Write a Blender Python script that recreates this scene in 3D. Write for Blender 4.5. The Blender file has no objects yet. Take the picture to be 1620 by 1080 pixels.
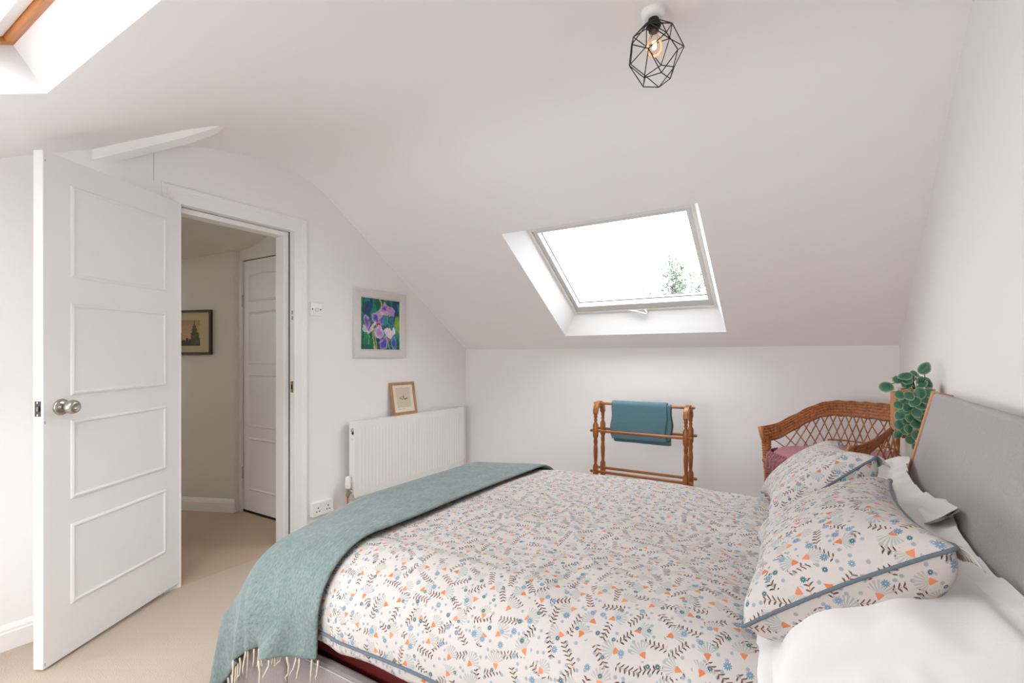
import bpy, bmesh, math, random
import numpy as np
from mathutils import Vector, Matrix
PI = math.pi
random.seed(7)
rng = np.random.default_rng(7)
SC = bpy.context.scene
COL = SC.collection

# ------------------------------------------------------------------ camera
HCAM = 1.185
cam_d = bpy.data.cameras.new('camera')
cam = bpy.data.objects.new('camera', cam_d)
COL.objects.link(cam)
cam.location = (0, 0, HCAM)
cam.rotation_euler = (PI/2, 0, 0.5563)
cam_d.sensor_width = 36.0
cam_d.lens = 776.2/1620*36.0
cam_d.shift_y = 25.35/1620
cam_d.clip_start = 0.02
SC.camera = cam
# ------------------------------------------------------------------ sky, exposure
SKY = 3.0
w = bpy.data.worlds.new('overcast_sky'); SC.world = w; w.use_nodes = True
wn = w.node_tree.nodes; wl = w.node_tree.links
bg = wn['Background']; bg.inputs['Strength'].default_value = SKY
tcw = wn.new('ShaderNodeTexCoord'); nzw = wn.new('ShaderNodeTexNoise'); rpw = wn.new('ShaderNodeValToRGB')
nzw.inputs['Scale'].default_value = 2.2; nzw.inputs['Detail'].default_value = 4
rpw.color_ramp.elements[0].position = .3; rpw.color_ramp.elements[0].color = (.86, .92, 1.0, 1)
rpw.color_ramp.elements[1].position = .7; rpw.color_ramp.elements[1].color = (.96, .98, 1.0, 1)
wl.new(tcw.outputs['Generated'], nzw.inputs['Vector']); wl.new(nzw.outputs['Fac'], rpw.inputs['Fac']); wl.new(rpw.outputs['Color'], bg.inputs['Color'])
SC.view_settings.view_transform = 'Standard'
SC.view_settings.look = 'None'
SC.view_settings.gamma = 1.0
SC.view_settings.use_curve_mapping = False
SC.view_settings.exposure = 1.78
SC.cycles.max_bounces = 14
SC.cycles.diffuse_bounces = 8
SC.cycles.sample_clamp_indirect = 8

def portal(name, loc, normal_in, sx, sy, xdir=(1, 0, 0)):
    """daylight sampling portal filling a window opening (no light of its own)"""
    L = bpy.data.lights.new(name, 'AREA'); L.shape = 'RECTANGLE'; L.size = sx; L.size_y = sy
    L.cycles.is_portal = True
    o = bpy.data.objects.new(name, L); COL.objects.link(o)
    z = -Vector(normal_in).normalized(); x = Vector(xdir).normalized(); y = z.cross(x)
    m = Matrix((x, y, z)).transposed().to_4x4(); m.translation = Vector(loc)
    o.matrix_world = m
    return o

# ------------------------------------------------------------------ node helpers
class V:
    """scalar socket with arithmetic"""
    def __init__(s, t, k): s.t, s.k = t, k
    def op(s, o, *a):
        n = s.t.nodes.new('ShaderNodeMath'); n.operation = o
        for i, x in enumerate((s,)+a):
            if isinstance(x, V): s.t.links.new(x.k, n.inputs[i])
            else: n.inputs[i].default_value = float(x)
        return V(s.t, n.outputs[0])
    def __add__(s, o): return s.op('ADD', o)
    def __radd__(s, o): return s.op('ADD', o)
    def __sub__(s, o): return s.op('SUBTRACT', o)
    def __mul__(s, o): return s.op('MULTIPLY', o)
    def __rmul__(s, o): return s.op('MULTIPLY', o)
    def __truediv__(s, o): return s.op('DIVIDE', o)
    def lt(s, o): return s.op('LESS_THAN', o)
    def gt(s, o): return s.op('GREATER_THAN', o)
    def abs(s): return s.op('ABSOLUTE')
    def cos(s): return s.op('COSINE')
    def sin(s): return s.op('SINE')
    def sqrt(s): return s.op('SQRT')
    def pow(s, o): return s.op('POWER', o)
    def floor(s): return s.op('FLOOR')
    def fract(s): return s.op('FRACT')
    def atan2(s, o): return s.op('ARCTAN2', o)
    def max(s, o): return s.op('MAXIMUM', o)
    def min(s, o): return s.op('MINIMUM', o)

def new_mat(name, rough=.6, spec=.5, metal=0.0):
    m = bpy.data.materials.new(name); m.use_nodes = True
    b = m.node_tree.nodes['Principled BSDF']
    b.inputs['Roughness'].default_value = rough
    b.inputs['Specular IOR Level'].default_value = spec
    b.inputs['Metallic'].default_value = metal
    return m, m.node_tree, b

def mixc(t, f, a, b):
    n = t.nodes.new('ShaderNodeMix'); n.data_type = 'RGBA'
    if isinstance(f, V): t.links.new(f.k, n.inputs[0])
    elif hasattr(f, 'is_linked'): t.links.new(f, n.inputs[0])
    else: n.inputs[0].default_value = f
    for i, c in ((6, a), (7, b)):
        if hasattr(c, 'is_linked'): t.links.new(c, n.inputs[i])
        else: n.inputs[i].default_value = (*c[:3], 1)
    return n.outputs[2]

def noise(t, scale, detail=3, vec=None, stretch=None, rough=.5):
    n = t.nodes.new('ShaderNodeTexNoise'); n.inputs['Scale'].default_value = scale
    n.inputs['Detail'].default_value = detail; n.inputs['Roughness'].default_value = rough
    if vec is None:
        tc = t.nodes.new('ShaderNodeTexCoord'); vec = tc.outputs['Object']
    if stretch:
        mp = t.nodes.new('ShaderNodeMapping'); mp.inputs['Scale'].default_value = stretch
        t.links.new(vec, mp.inputs['Vector']); vec = mp.outputs['Vector']
    t.links.new(vec, n.inputs['Vector'])
    return n.outputs['Fac']

def bump(t, b, h, strength=.2, dist=.002):
    n = t.nodes.new('ShaderNodeBump'); n.inputs['Strength'].default_value = strength
    n.inputs['Distance'].default_value = dist
    t.links.new(h.k if isinstance(h, V) else h, n.inputs['Height']); t.links.new(n.outputs['Normal'], b.inputs['Normal'])

def simple(name, col, rough=.6, spec=.5, metal=0.0, var=.06, nscale=8, bs=0, bscale=300, bdist=.001):
    m, t, b = new_mat(name, rough, spec, metal)
    f = noise(t, nscale, 4)
    lo = tuple(c*(1-var) for c in col); hi = tuple(min(1, c*(1+var)) for c in col)
    t.links.new(mixc(t, f, lo, hi), b.inputs['Base Color'])
    if bs: bump(t, b, noise(t, bscale, 2), bs, bdist)
    return m

def wood(name, c0, c1, axis=0, rough=.4, scale=14):
    m, t, b = new_mat(name, rough)
    st = [18, 18, 18]; st[axis] = 1.2
    f = noise(t, scale/6, 5, stretch=tuple(st), rough=.6)
    r = t.nodes.new('ShaderNodeValToRGB'); t.links.new(f, r.inputs['Fac'])
    r.color_ramp.elements[0].position = .35; r.color_ramp.elements[0].color = (*c0, 1)
    r.color_ramp.elements[1].position = .65; r.color_ramp.elements[1].color = (*c1, 1)
    t.links.new(r.outputs['Color'], b.inputs['Base Color'])
    bump(t, b, f, .08, .001)
    return m

MAT = {}
MAT['wall'] = simple('wall_paint', (.84, .818, .808), .92, .2, var=.012, nscale=2.5, bs=.08, bscale=140, bdist=.001)
MAT['ceil'] = simple('ceiling_paint', (.855, .828, .82), .95, .15, var=.015, nscale=2.0, bs=.08, bscale=110, bdist=.001)
MAT['gloss'] = simple('white_gloss_paint', (.83, .81, .79), .38, .4, var=.02, nscale=3)
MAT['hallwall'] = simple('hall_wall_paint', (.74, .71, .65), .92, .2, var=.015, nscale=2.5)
MAT['reveal'] = simple('window_reveal_paint', (.86, .86, .86), .8, .2, var=.01, nscale=2.5)
MAT['frame'] = simple('window_frame_white', (.78, .76, .73), .35, .4, var=.02)
MAT['frame2'] = simple('window_sash_grey_white', (.66, .65, .62), .35, .4, var=.02)
MAT['pine'] = wood('varnished_pine', (.42, .13, .025), (.66, .27, .07), 0, .35)
MAT['plastic'] = simple('white_plastic', (.80, .79, .77), .35, .45, var=.01)
MAT['rad'] = simple('radiator_enamel', (.80, .785, .765), .4, .4, var=.015)
MAT['chrome'] = simple('brushed_nickel', (.50, .46, .41), .28, .5, 1.0, var=.08, nscale=30)
MAT['brass'] = simple('aged_brass', (.34, .22, .12), .4, .5, 1.0, var=.2, nscale=60)
MAT['darkmetal'] = simple('dark_metal', (.035, .028, .025), .45, .5, .6, var=.2)
MAT['copper'] = simple('copper_pipe', (.45, .16, .08), .35, .5, 1.0, var=.1)
MAT['black'] = simple('black_wire', (.012, .012, .013), .45, .5, .3, var=.1)
MAT['hole'] = simple('dark_recess', (.02, .018, .016), .8, .2, var=.1)
MAT['rail'] = wood('honey_wood', (.25, .072, .012), (.42, .145, .030), 2, .35)
MAT['railx'] = wood('honey_wood_rail', (.25, .072, .012), (.42, .145, .030), 0, .35)
MAT['wicker'] = wood('orange_wicker', (.25, .07, .014), (.50, .18, .045), 2, .45, 30)
MAT['wicker_d'] = wood('dark_orange_wicker', (.15, .04, .01), (.34, .11, .03), 2, .45, 30)
MAT['boxwood'] = wood('planter_wood', (.34, .10, .025), (.55, .20, .06), 2, .5)
MAT['hbwood'] = wood('headboard_edge_wood', (.48, .22, .10), (.62, .31, .15), 2, .45)
MAT['smframe'] = wood('oak_picture_frame', (.36, .17, .06), (.48, .24, .09), 2, .45)
MAT['hallframe'] = simple('dark_picture_frame', (.03, .016, .012), .4, .5, var=.3, nscale=40)
MAT['picframe'] = simple('limed_picture_frame', (.66, .625, .60), .55, .3, var=.05, nscale=25, bs=.15, bscale=90)
MAT['cream'] = simple('cream_mount', (.80, .70, .58), .8, .2, var=.03)
MAT['redmat'] = simple('dark_red_ticking', (.11, .007, .006), .6, .35, var=.25, nscale=30)
MAT['white'] = None

def carpet(name, c0, c1):
    m, t, b = new_mat(name, .98, .05)
    f = noise(t, 260, 2); g = noise(t, 3.0, 3)
    c = mixc(t, f, c0, c1)
    c = mixc(t, (V(t, g)*.25), c, tuple(x*.85 for x in c0))
    t.links.new(c, b.inputs['Base Color'])
    bump(t, b, f, .6, .004)
    return m
MAT['carpet'] = carpet('beige_carpet', (.49, .40, .325), (.61, .51, .425))
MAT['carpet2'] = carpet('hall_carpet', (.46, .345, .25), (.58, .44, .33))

def fabric(name, c0, c1, scale=420, st=None, bs=.5, rough=.95, dist=.0015, big=.12):
    m, t, b = new_mat(name, rough, .1)
    f = noise(t, scale, 2, stretch=st); g = noise(t, 14, 4)
    c = mixc(t, f, c0, c1)
    c = mixc(t, V(t, g)*big*2, c, tuple(x*.7 for x in c0))
    t.links.new(c, b.inputs['Base Color'])
    bump(t, b, f, bs, dist)
    if 'Sheen Weight' in b.inputs: b.inputs['Sheen Weight'].default_value = .15
    return m
MAT['grey'] = fabric('grey_upholstery', (.34, .308, .312), (.46, .424, .43), 200)
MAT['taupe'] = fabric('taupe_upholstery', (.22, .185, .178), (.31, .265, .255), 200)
MAT['throw'] = fabric('teal_wool', (.075, .13, .132), (.37, .41, .385), 150, (1, .35, .7), .7, dist=.004, big=.3)
MAT['towel'] = fabric('blue_terry_towel', (.075, .165, .205), (.165, .28, .325), 350, None, .9, dist=.004)
MAT['fringe'] = fabric('cream_wool_fringe', (.50, .44, .35), (.66, .60, .50), 300)
MAT['pink'] = fabric('dusty_pink_wool', (.30, .10, .125), (.50, .22, .245), 240, None, .9, dist=.005)
MAT['piping'] = fabric('blue_grey_piping', (.10, .128, .155), (.16, .19, .22), 300)
MAT['linen'] = fabric('white_cotton', (.66, .64, .625), (.70, .68, .665), 500, None, .12, big=.02)

def floral(name, base=(.53, .488, .462)):
    m, t, b = new_mat(name, .9, .12)
    uvn = t.nodes.new('ShaderNodeUVMap'); uvn.uv_map = 'UVMap'
    def layer(cell, off, rnd, seed_rot=1.0):
        mp = t.nodes.new('ShaderNodeMapping'); mp.inputs['Scale'].default_value = (1/cell, 1/cell, 1)
        mp.inputs['Location'].default_value = (off, off*1.7, 0)
        t.links.new(uvn.outputs['UV'], mp.inputs['Vector'])
        vo = t.nodes.new('ShaderNodeTexVoronoi'); vo.voronoi_dimensions = '2D'; vo.inputs['Scale'].default_value = 1
        vo.inputs['Randomness'].default_value = rnd
        t.links.new(mp.outputs['Vector'], vo.inputs['Vector'])
        sa = t.nodes.new('ShaderNodeSeparateXYZ'); t.links.new(mp.outputs['Vector'], sa.inputs[0])
        sb = t.nodes.new('ShaderNodeSeparateXYZ'); t.links.new(vo.outputs['Position'], sb.inputs[0])
        sc = t.nodes.new('ShaderNodeSeparateColor'); t.links.new(vo.outputs['Color'], sc.inputs[0])
        x = (V(t, sa.outputs[0])-V(t, sb.outputs[0]))*(cell*100)
        y = (V(t, sa.outputs[1])-V(t, sb.outputs[1]))*(cell*100)
        r1, r2, r3 = [V(t, sc.outputs[i]) for i in range(3)]
        a = r1*(6.283*seed_rot); ca, sn = a.cos(), a.sin()
        return x*ca+y*sn, y*ca-x*sn, r1, r2, r3
    col = None
    # faint ground dots
    x, y, r1, r2, r3 = layer(.013, 3.1, .8)
    d = (x*x+y*y).sqrt()
    col = mixc(t, d.lt(.16)*r2.gt(.45), base, (.52, .46, .42))
    # small grey-blue daisies
    x, y, r1, r2, r3 = layer(.020, 7.7, .75)
    r = (x*x+y*y).sqrt(); ph = y.atan2(x)
    dz = r.lt((ph*4).cos().abs()*.20+.24)*r2.gt(.30)
    col = mixc(t, dz, col, (.28, .32, .355))
    # leafy sprigs, two crossing stems in every cell
    x, y, r1, r2, r3 = layer(.056, 1.3, .5)
    def sprig(x, y, col, half):
        yc = y-(x*.55).sin()*.55
        inx = x.abs().lt(half)
        stem = yc.abs().lt(.055)*inx
        s = x/.88; k = s.floor(); fx = (s.fract()-.5)*.88
        ya = yc.abs()-.42
        p = fx*.5+ya*.866; q = fx*.866-ya*.5
        q = q+p*p*.35
        leaf = ((p/.52).pow(2)+(q/.15).pow(2)).lt(1.0)*inx
        col = mixc(t, stem, col, (.42, .22, .14))
        return mixc(t, leaf, col, mixc(t, r3, (.06, .038, .03), (.16, .10, .075)))
    col = sprig(x, y, col, 2.35)
    # orange bell flowers with striped grey fans
    x, y, r1, r2, r3 = layer(.063, 5.2, .6, .6)
    r = (x*x+y*y).sqrt(); ph = y.atan2(x)
    size = r2*.8+2.5
    halo = ((x-.6)*(x-.6)+y*y).sqrt().lt(size*.62)
    col = mixc(t, halo, col, base)
    fan = r.lt(size*((ph*1.1).cos()*.35+.65))*ph.abs().lt(1.15)*r.gt(.35)
    stripe = (ph*21+r*.5).cos().gt(-.25)
    col = mixc(t, fan*stripe, col, mixc(t, r3, (.34, .36, .36), (.42, .385, .345)))
    bx = x+1.15
    bell = (bx.gt(0)*y.abs().lt(bx*.56))*(x+y*y*.35).lt(.38)
    col = mixc(t, bell, col, mixc(t, r3, (.56, .17, .06), (.64, .26, .13)))
    # blue daisies
    x, y, r1, r2, r3 = layer(.037, 2.4, .7)
    r = (x*x+y*y).sqrt(); ph = y.atan2(x)
    R = r2*.45+.45
    star = r.lt(R*((ph*5).cos().abs().pow(.8)*.55+.45))
    keep = r3.gt(.42)
    star = star*r.gt(.12)*keep
    col = mixc(t, r.lt(R*.95)*keep, col, base)
    big = r2.gt(.45)
    col = mixc(t, star, col, mixc(t, big, (.035, .12, .145), mixc(t, r3, (.10, .19, .28), (.19, .29, .38))))
    t.links.new(col, b.inputs['Base Color'])
    tc = t.nodes.new('ShaderNodeTexCoord')
    bump(t, b, noise(t, 9, 4, tc.outputs['Object']), .25, .012)
    return m
MAT['floral'] = floral('floral_cotton')

# ------------------------------------------------------------------ mesh helpers
def thing(name, label=None, cat=None, loc=(0, 0, 0), group=None, kind=None):
    o = bpy.data.objects.new(name, None); COL.objects.link(o); o.location = loc
    o.empty_display_size = .1
    tag(o, label, cat, group, kind)
    return o
def tag(o, label=None, cat=None, group=None, kind=None):
    if label: o['label'] = label
    if cat: o['category'] = cat
    if group: o['group'] = group
    if kind: o['kind'] = kind
    return o
def world_loc(o):
    v = Vector((0, 0, 0))
    while o is not None:
        v += o.location; o = o.parent
    return v

class MB:
    def __init__(s): s.v = []; s.f = []; s.mi = []; s.uv = None
    def add(s, vs, fs, mi=0):
        k = len(s.v); s.v += [tuple(map(float, p)) for p in vs]
        s.f += [tuple(k+i for i in f) for f in fs]; s.mi += [mi]*len(fs)
        return s
    def box(s, x0, x1, y0, y1, z0, z1, fn=None, mi=0):
        vs = [(x, y, z) for z in (z0, z1) for y in (y0, y1) for x in (x0, x1)]
        if fn: vs = [fn(*p) for p in vs]
        return s.add(vs, [(0, 2, 3, 1), (4, 5, 7, 6), (0, 1, 5, 4), (2, 6, 7, 3), (0, 4, 6, 2), (1, 3, 7, 5)], mi)
    def tube(s, pts, r, n=8, closed=False, mi=0, caps=True, flat=None):
        pts = [Vector(p) for p in pts]; m = len(pts)
        rs = r if hasattr(r, '__len__') else [r]*m
        vs = []; prev = None
        for i, p in enumerate(pts):
            a = pts[(i-1) % m] if (closed or i > 0) else p
            c = pts[(i+1) % m] if (closed or i < m-1) else p
            d = (c-a).normalized()
            if prev is None:
                u = d.cross(Vector((0, 0, 1)))
                if u.length < .1: u = d.cross(Vector((1, 0, 0)))
            else:
                u = prev-d*prev.dot(d)
            u.normalize(); prev = u; q = d.cross(u)
            for k in range(n):
                a_ = 2*PI*k/n
                vs.append(p+(u*math.cos(a_)+q*math.sin(a_))*rs[i])
        fs = []
        for i in range(m if closed else m-1):
            j = (i+1) % m
            for k in range(n):
                l = (k+1) % n
                fs.append((i*n+k, i*n+l, j*n+l, j*n+k))
        if caps and not closed:
            fs.append(tuple(range(n))[::-1]); fs.append(tuple((m-1)*n+k for k in range(n)))
        return s.add(vs, fs, mi)
    def lathe(s, prof, n=20, fn=None, mi=0):
        """prof: list of (r, z); fn maps (x,y,z)->world"""
        vs = []
        for r, z in prof:
            for k in range(n):
                a = 2*PI*k/n; p = (r*math.cos(a), r*math.sin(a), z)
                vs.append(fn(*p) if fn else p)
        m = len(prof); fs = []
        for i in range(m-1):
            for k in range(n):
                l = (k+1) % n
                fs.append((i*n+k, i*n+l, (i+1)*n+l, (i+1)*n+k))
        if prof[0][0] > 1e-5: fs.append(tuple(range(n))[::-1])
        if prof[-1][0] > 1e-5: fs.append(tuple((m-1)*n+k for k in range(n)))
        return s.add(vs, fs, mi)
    def grid(s, P, mi=0, closed_u=False):
        P = np.asarray(P); a, b_ = P.shape[:2]
        fs = []
        for i in range(a if closed_u else a-1):
            ii = (i+1) % a
            for j in range(b_-1):
                fs.append((i*b_+j, ii*b_+j, ii*b_+j+1, i*b_+j+1))
        return s.add(P.reshape(-1, 3), fs, mi)
    def prism(s, poly, fn0, fn1, mi=0):
        """poly of 2D points mapped by two functions to the two end caps"""
        n = len(poly); vs = [fn0(*p) for p in poly]+[fn1(*p) for p in poly]
        fs = [tuple(range(n))[::-1], tuple(range(n, 2*n))]
        for i in range(n):
            j = (i+1) % n; fs.append((i, j, n+j, n+i))
        return s.add(vs, fs, mi)
    def build(s, name, mat, parent=None, smooth=False, bevel=0, sub=0, uv=None, mats=None, weld=False, fixn=True, solid=0, solid_off=1):
        me = bpy.data.meshes.new(name)
        off = world_loc(parent) if parent else Vector((0, 0, 0))
        me.from_pydata([(p[0]-off.x, p[1]-off.y, p[2]-off.z) for p in s.v], [], s.f)
        for mm in (mats or [mat]): me.materials.append(mm)
        if mats: me.polygons.foreach_set('material_index', s.mi)
        if uv is not None:
            L = me.uv_layers.new(name='UVMap')
            idx = np.empty(len(me.loops), int); me.loops.foreach_get('vertex_index', idx)
            L.data.foreach_set('uv', np.asarray(uv, float)[idx].ravel())
        if weld or fixn:
            bm = bmesh.new(); bm.from_mesh(me)
            if weld: bmesh.ops.remove_doubles(bm, verts=bm.verts, dist=1e-5)
            if fixn: bmesh.ops.recalc_face_normals(bm, faces=bm.faces)
            bm.to_mesh(me); bm.free()
        if smooth: me.polygons.foreach_set('use_smooth', [True]*len(me.polygons))
        me.update()
        o = bpy.data.objects.new(name, me); COL.objects.link(o)
        if parent: o.parent = parent
        if solid:
            md = o.modifiers.new('thickness', 'SOLIDIFY'); md.thickness = solid; md.offset = solid_off
        if bevel:
            md = o.modifiers.new('edge', 'BEVEL'); md.width = bevel; md.segments = 2; md.limit_method = 'ANGLE'; md.angle_limit = .6
            md.harden_normals = False
        if sub:
            md = o.modifiers.new('smooth', 'SUBSURF'); md.levels = sub; md.render_levels = sub
        return o

def smoothed(o, ang=40):
    me = o.data
    me.polygons.foreach_set('use_smooth', [True]*len(me.polygons))
    try: me.set_sharp_from_angle(angle=math.radians(ang))
    except Exception: pass
    return o

def vnoise(x, y, seed=0):
    """smooth 2-D value noise in numpy, 0..1"""
    x = np.asarray(x, float); y = np.asarray(y, float)
    xi = np.floor(x).astype(int); yi = np.floor(y).astype(int); xf = x-xi; yf = y-yi
    def h(a, b_):
        n = (a*374761393+b_*668265263+seed*982451653) & 0x7fffffff
        n = ((n ^ (n >> 13))*1274126177) & 0x7fffffff
        return (n ^ (n >> 16)) % 10007/10007.0
    u = xf*xf*(3-2*xf); v = yf*yf*(3-2*yf)
    return (h(xi, yi)*(1-u)+h(xi+1, yi)*u)*(1-v)+(h(xi, yi+1)*(1-u)+h(xi+1, yi+1)*u)*v
def fbm(x, y, seed=0, oct=4):
    s = 0; a = .5
    for k in range(oct):
        s = s+a*vnoise(x, y, seed+k*17); x = x*2.03; y = y*2.03; a *= .5
    return s

# ================================================================== the room shell
XL, XR, YF, YN = -2.8, .415, 3.683, -.96
AL = math.atan(.657); CA, SA = math.cos(AL), math.sin(AL)
BE = math.atan(.477); CB, SB = math.cos(BE), math.sin(BE)
ZE = 1.258
def far_slope(x, s, o=0): return (x, YF-s*CA+o*SA, ZE+s*SA+o*CA)
def near_slope(x, s, o=0): return (x, YN+s*CB-o*SB, 1.25+s*SB+o*CB)
PROF = [(YN, 1.25), (-.35, None), (.49, None), (.684, 2.034), (.85, 2.114), (1.0, 2.184), (1.15, 2.248), (1.3, 2.297), (1.45, 2.331),
        (1.6, 2.353), (1.72, 2.363), (1.84, 2.362), (1.95, 2.347), (2.04, 2.320), (2.12, 2.282), (2.2, 2.2323), (2.604, None), (3.534, None), (YF, ZE)]
PROF = [(y, z if z is not None else (1.25+(y-YN)*.477 if y < 1 else ZE+(YF-y)*.657)) for y, z in PROF]
PY = [p[0] for p in PROF]; PZ = [p[1] for p in PROF]
def ceil_z(y): return float(np.interp(y, PY, PZ))
W1 = dict(x0=-1.698, x1=-.513, y0=2.604, y1=3.534)
W2 = dict(x0=-1.875, x1=-.72, y0=-.35, y1=.49)

def struct(o, label, cat): return tag(o, label, cat, kind='structure')
m = MB()
m.grid([[(x, y, 0) for y in (YN, 1.0, YF)] for x in (XL, -1.2, XR)])
struct(m.build('floor', MAT['carpet'], solid=.05, solid_off=-1), 'beige carpeted bedroom floor', 'floor')

# ceiling sheet with two rooflight openings
xs = sorted({XL-.02, W1['x0'], W1['x1'], W2['x0'], W2['x1'], XR+.02, -2.3, -1.2, .1})
m = MB(); nv = len(PROF)
vs = [(x, y, z) for x in xs for y, z in PROF]; fs = []
for i in range(len(xs)-1):
    for j in range(nv-1):
        xm = (xs[i]+xs[i+1])/2; ym = (PY[j]+PY[j+1])/2
        if any(W['x0'] < xm < W['x1'] and W['y0'] < ym < W['y1'] for W in (W1, W2)): continue
        fs.append((i*nv+j, i*nv+j+1, (i+1)*nv+j+1, (i+1)*nv+j))
m.add(vs, fs)
struct(m.build('ceiling', MAT['ceil'], smooth=True), 'white vaulted attic ceiling sloping down on both sides of a rounded ridge', 'ceiling')

W3 = (-.75, .15, .35, 1.27)     # added unseen gable window beside the open door, brightens the room
def gable(name, X, thick, hole, mat, label):
    ys = sorted(set(PY) | ({hole[0], hole[1], W3[0], W3[1]} if hole else set()))
    m = MB()
    rows = []
    zc = hole[2] if hole else 1.0
    vs = []
    for y in ys:
        near = hole and y < 1.0
        vs += [(X, y, 0), (X, y, W3[2] if near else .2), (X, y, min(W3[3], ceil_z(y)*.97) if near else (zc if hole and hole[0]-.2 < y < hole[1]+.2 else min(zc, ceil_z(y)*.9))), (X, y, ceil_z(y)+.012)]
    fs = []
    for i in range(len(ys)-1):
        a = 4*i; b_ = 4*(i+1)
        ym = (ys[i]+ys[i+1])/2; dr_ = hole and hole[0] < ym < hole[1]; wn_ = hole and W3[0] < ym < W3[1]
        for k in range(3):
            if (dr_ and k < 2) or (wn_ and k == 1): continue
            fs.append((a+k, b_+k, b_+k+1, a+k+1))
    m.add(vs, fs)
    o = m.build(name, mat, fixn=False)
    md = o.modifiers.new('thickness', 'SOLIDIFY'); md.thickness = thick; md.offset = -1 if X < 0 else 1
    return struct(o, label, 'wall')
gable('wall_left', XL, .12, (1.233, 1.92, 2.0), MAT['wall'], 'white gable wall holding the doorway, pictures and radiator')
gable('wall_right', XR, .12, None, MAT['wall'], 'white gable wall behind the grey headboard')
m = MB(); m.box(XL-.12, XR+.12, YF, YF+.10, 0, ZE+.0)
struct(m.build('wall_back', MAT['wall']), 'low white knee wall under the rooflight', 'wall')
W5 = (-2.30, -.45, .60, 1.19)     # added unseen low casement in the near knee wall, for extra daylight
m = MB(); xs3 = (XL-.12, W5[0], W5[1], XR+.12); zs3 = (0, W5[2], W5[3], 1.25)
vs = [(x, YN, z) for x in xs3 for z in zs3]
m.add(vs, [(i*4+j, i*4+j+1, (i+1)*4+j+1, (i+1)*4+j) for i in range(3) for j in range(3) if not (i == 1 and j == 1)])
o = m.build('wall_front', MAT['wall'], fixn=False); md = o.modifiers.new('thickness', 'SOLIDIFY'); md.thickness = .10; md.offset = 1
struct(o, 'low white knee wall with an added casement on the near side of the room', 'wall')

# skirting boards (moulded profile)
SK = [(0, 0), (.018, 0), (.018, .070), (.014, .076), (.014, .083), (.008, .094), (.004, .100), (0, .100)]
def skirting(name, axis, c, sgn, a, b_, label):
    m = MB()
    if axis == 'x': f = lambda q: (lambda d, z: (c+sgn*d, q, z))
    else: f = lambda q: (lambda d, z: (q, c+sgn*d, z))
    m.prism(SK, f(a), f(b_))
    return struct(m.build(name, MAT['gloss']), label, 'baseboard')
skirting('baseboard_left', 'x', XL, 1, YN, 1.16, 'white moulded skirting board behind the open door')
skirting('baseboard_left_radiator', 'x', XL, 1, 2.005, YF, 'white moulded skirting board under the radiator')
skirting('baseboard_back', 'y', YF, -1, XL, XR, 'white moulded skirting board along the knee wall')
skirting('baseboard_right', 'x', XR, -1, YN, YF, 'white moulded skirting board behind the bed')
skirting('baseboard_front', 'y', YN, 1, XL, XR, 'white moulded skirting board along the near knee wall')

# timber brace end painted white, half buried in the ceiling above the door
tb = np.array([-2.90, .85, 2.092]); tt = np.array([-2.395, 1.255, 2.290])
dr = tt-tb; dr /= np.linalg.norm(dr); sd = np.cross(dr, (0, 0, 1)); sd /= np.linalg.norm(sd); up = np.cross(sd, dr)
m = MB()
def brace(k, wv, hv):
    p = tb+(tt-tb)*k
    return [tuple(p+sd*a*wv+up*b_*hv) for a, b_ in ((-1, -1), (1, -1), (1, 1), (-1, 1))]
rings = [brace(0, .034, .036), brace(.72, .034, .034), brace(.93, .028, .02), brace(1.0, .014, .006)]
vs = [p for r in rings for p in r]; fs = [(0, 1, 2, 3), (12, 15, 14, 13)]
for i in range(3):
    for k in range(4): fs.append((i*4+k, i*4+(k+1) % 4, (i+1)*4+(k+1) % 4, (i+1)*4+k))
m.add(vs, fs)
struct(m.build('trim_1', MAT['wall'], bevel=.004), 'white painted timber brace end projecting from the ceiling above the door', 'beam')
# cracked plaster joint above the door head
m = MB(); m.box(XL, XL+.0012, 1.129, 1.131, 2.066, 2.236)
struct(m.build('trim_2', simple('plaster_crack', (.42, .39, .37), .9)), 'thin vertical plaster crack above the door frame', 'crack')

# ------------------------------------------------------------------ doorway frame
root = thing('trim_3', 'white moulded door frame with worn paint around the doorway', 'door frame', (XL, 1.25, 0), kind='structure')
AR = [(0, 0), (.004, 0), (.006, .004), (.006, .052), (.009, .058), (.009, .064), (.013, .072), (.014, .082), (.011, .089), (0, .09)]
JH = 1.98; JY0, JY1 = 1.253, 1.90
for nm, pts in (('architrave', 0), ('architrave', 1), ('architrave', 2)):
    m = MB()
    if pts == 0: m.prism(AR, lambda d, q: (XL+d, JY0-q, 0), lambda d, q: (XL+d, JY0-q, JH+q))
    if pts == 1: m.prism(AR, lambda d, q: (XL+d, JY1+q, 0), lambda d, q: (XL+d, JY1+q, JH+q))
    if pts == 2: m.prism(AR, lambda d, q: (XL+d, JY0-q, JH+q), lambda d, q: (XL+d, JY1+q, JH+q))
    m.build(nm, MAT['gloss'], root)
m = MB(); m.box(XL-.13, XL+.001, JY1, JY1+.02, 0, JH); m.build('jamb', MAT['gloss'], root)
m = MB(); m.box(XL-.13, XL+.001, JY0-.02, JY0, 0, JH); m.build('jamb', MAT['gloss'], root)
m = MB(); m.box(XL-.13, XL+.001, JY0-.02, JY1+.02, JH, JH+.02); m.build('head', MAT['gloss'], root)
MAT['worn'] = simple('worn_cream_paint', (.74, .68, .61), .5, .3, var=.12, nscale=40)
m = MB(); m.box(XL-.13, XL-.045, JY1-.040, JY1-.003, 0, JH-.003); m.build('door_stop', MAT['gloss'], root, bevel=.002)
m = MB(); m.box(XL-.13, XL-.045, JY0+.003, JY0+.022, 0, JH-.003); m.build('door_stop', MAT['gloss'], root, bevel=.002)
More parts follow.
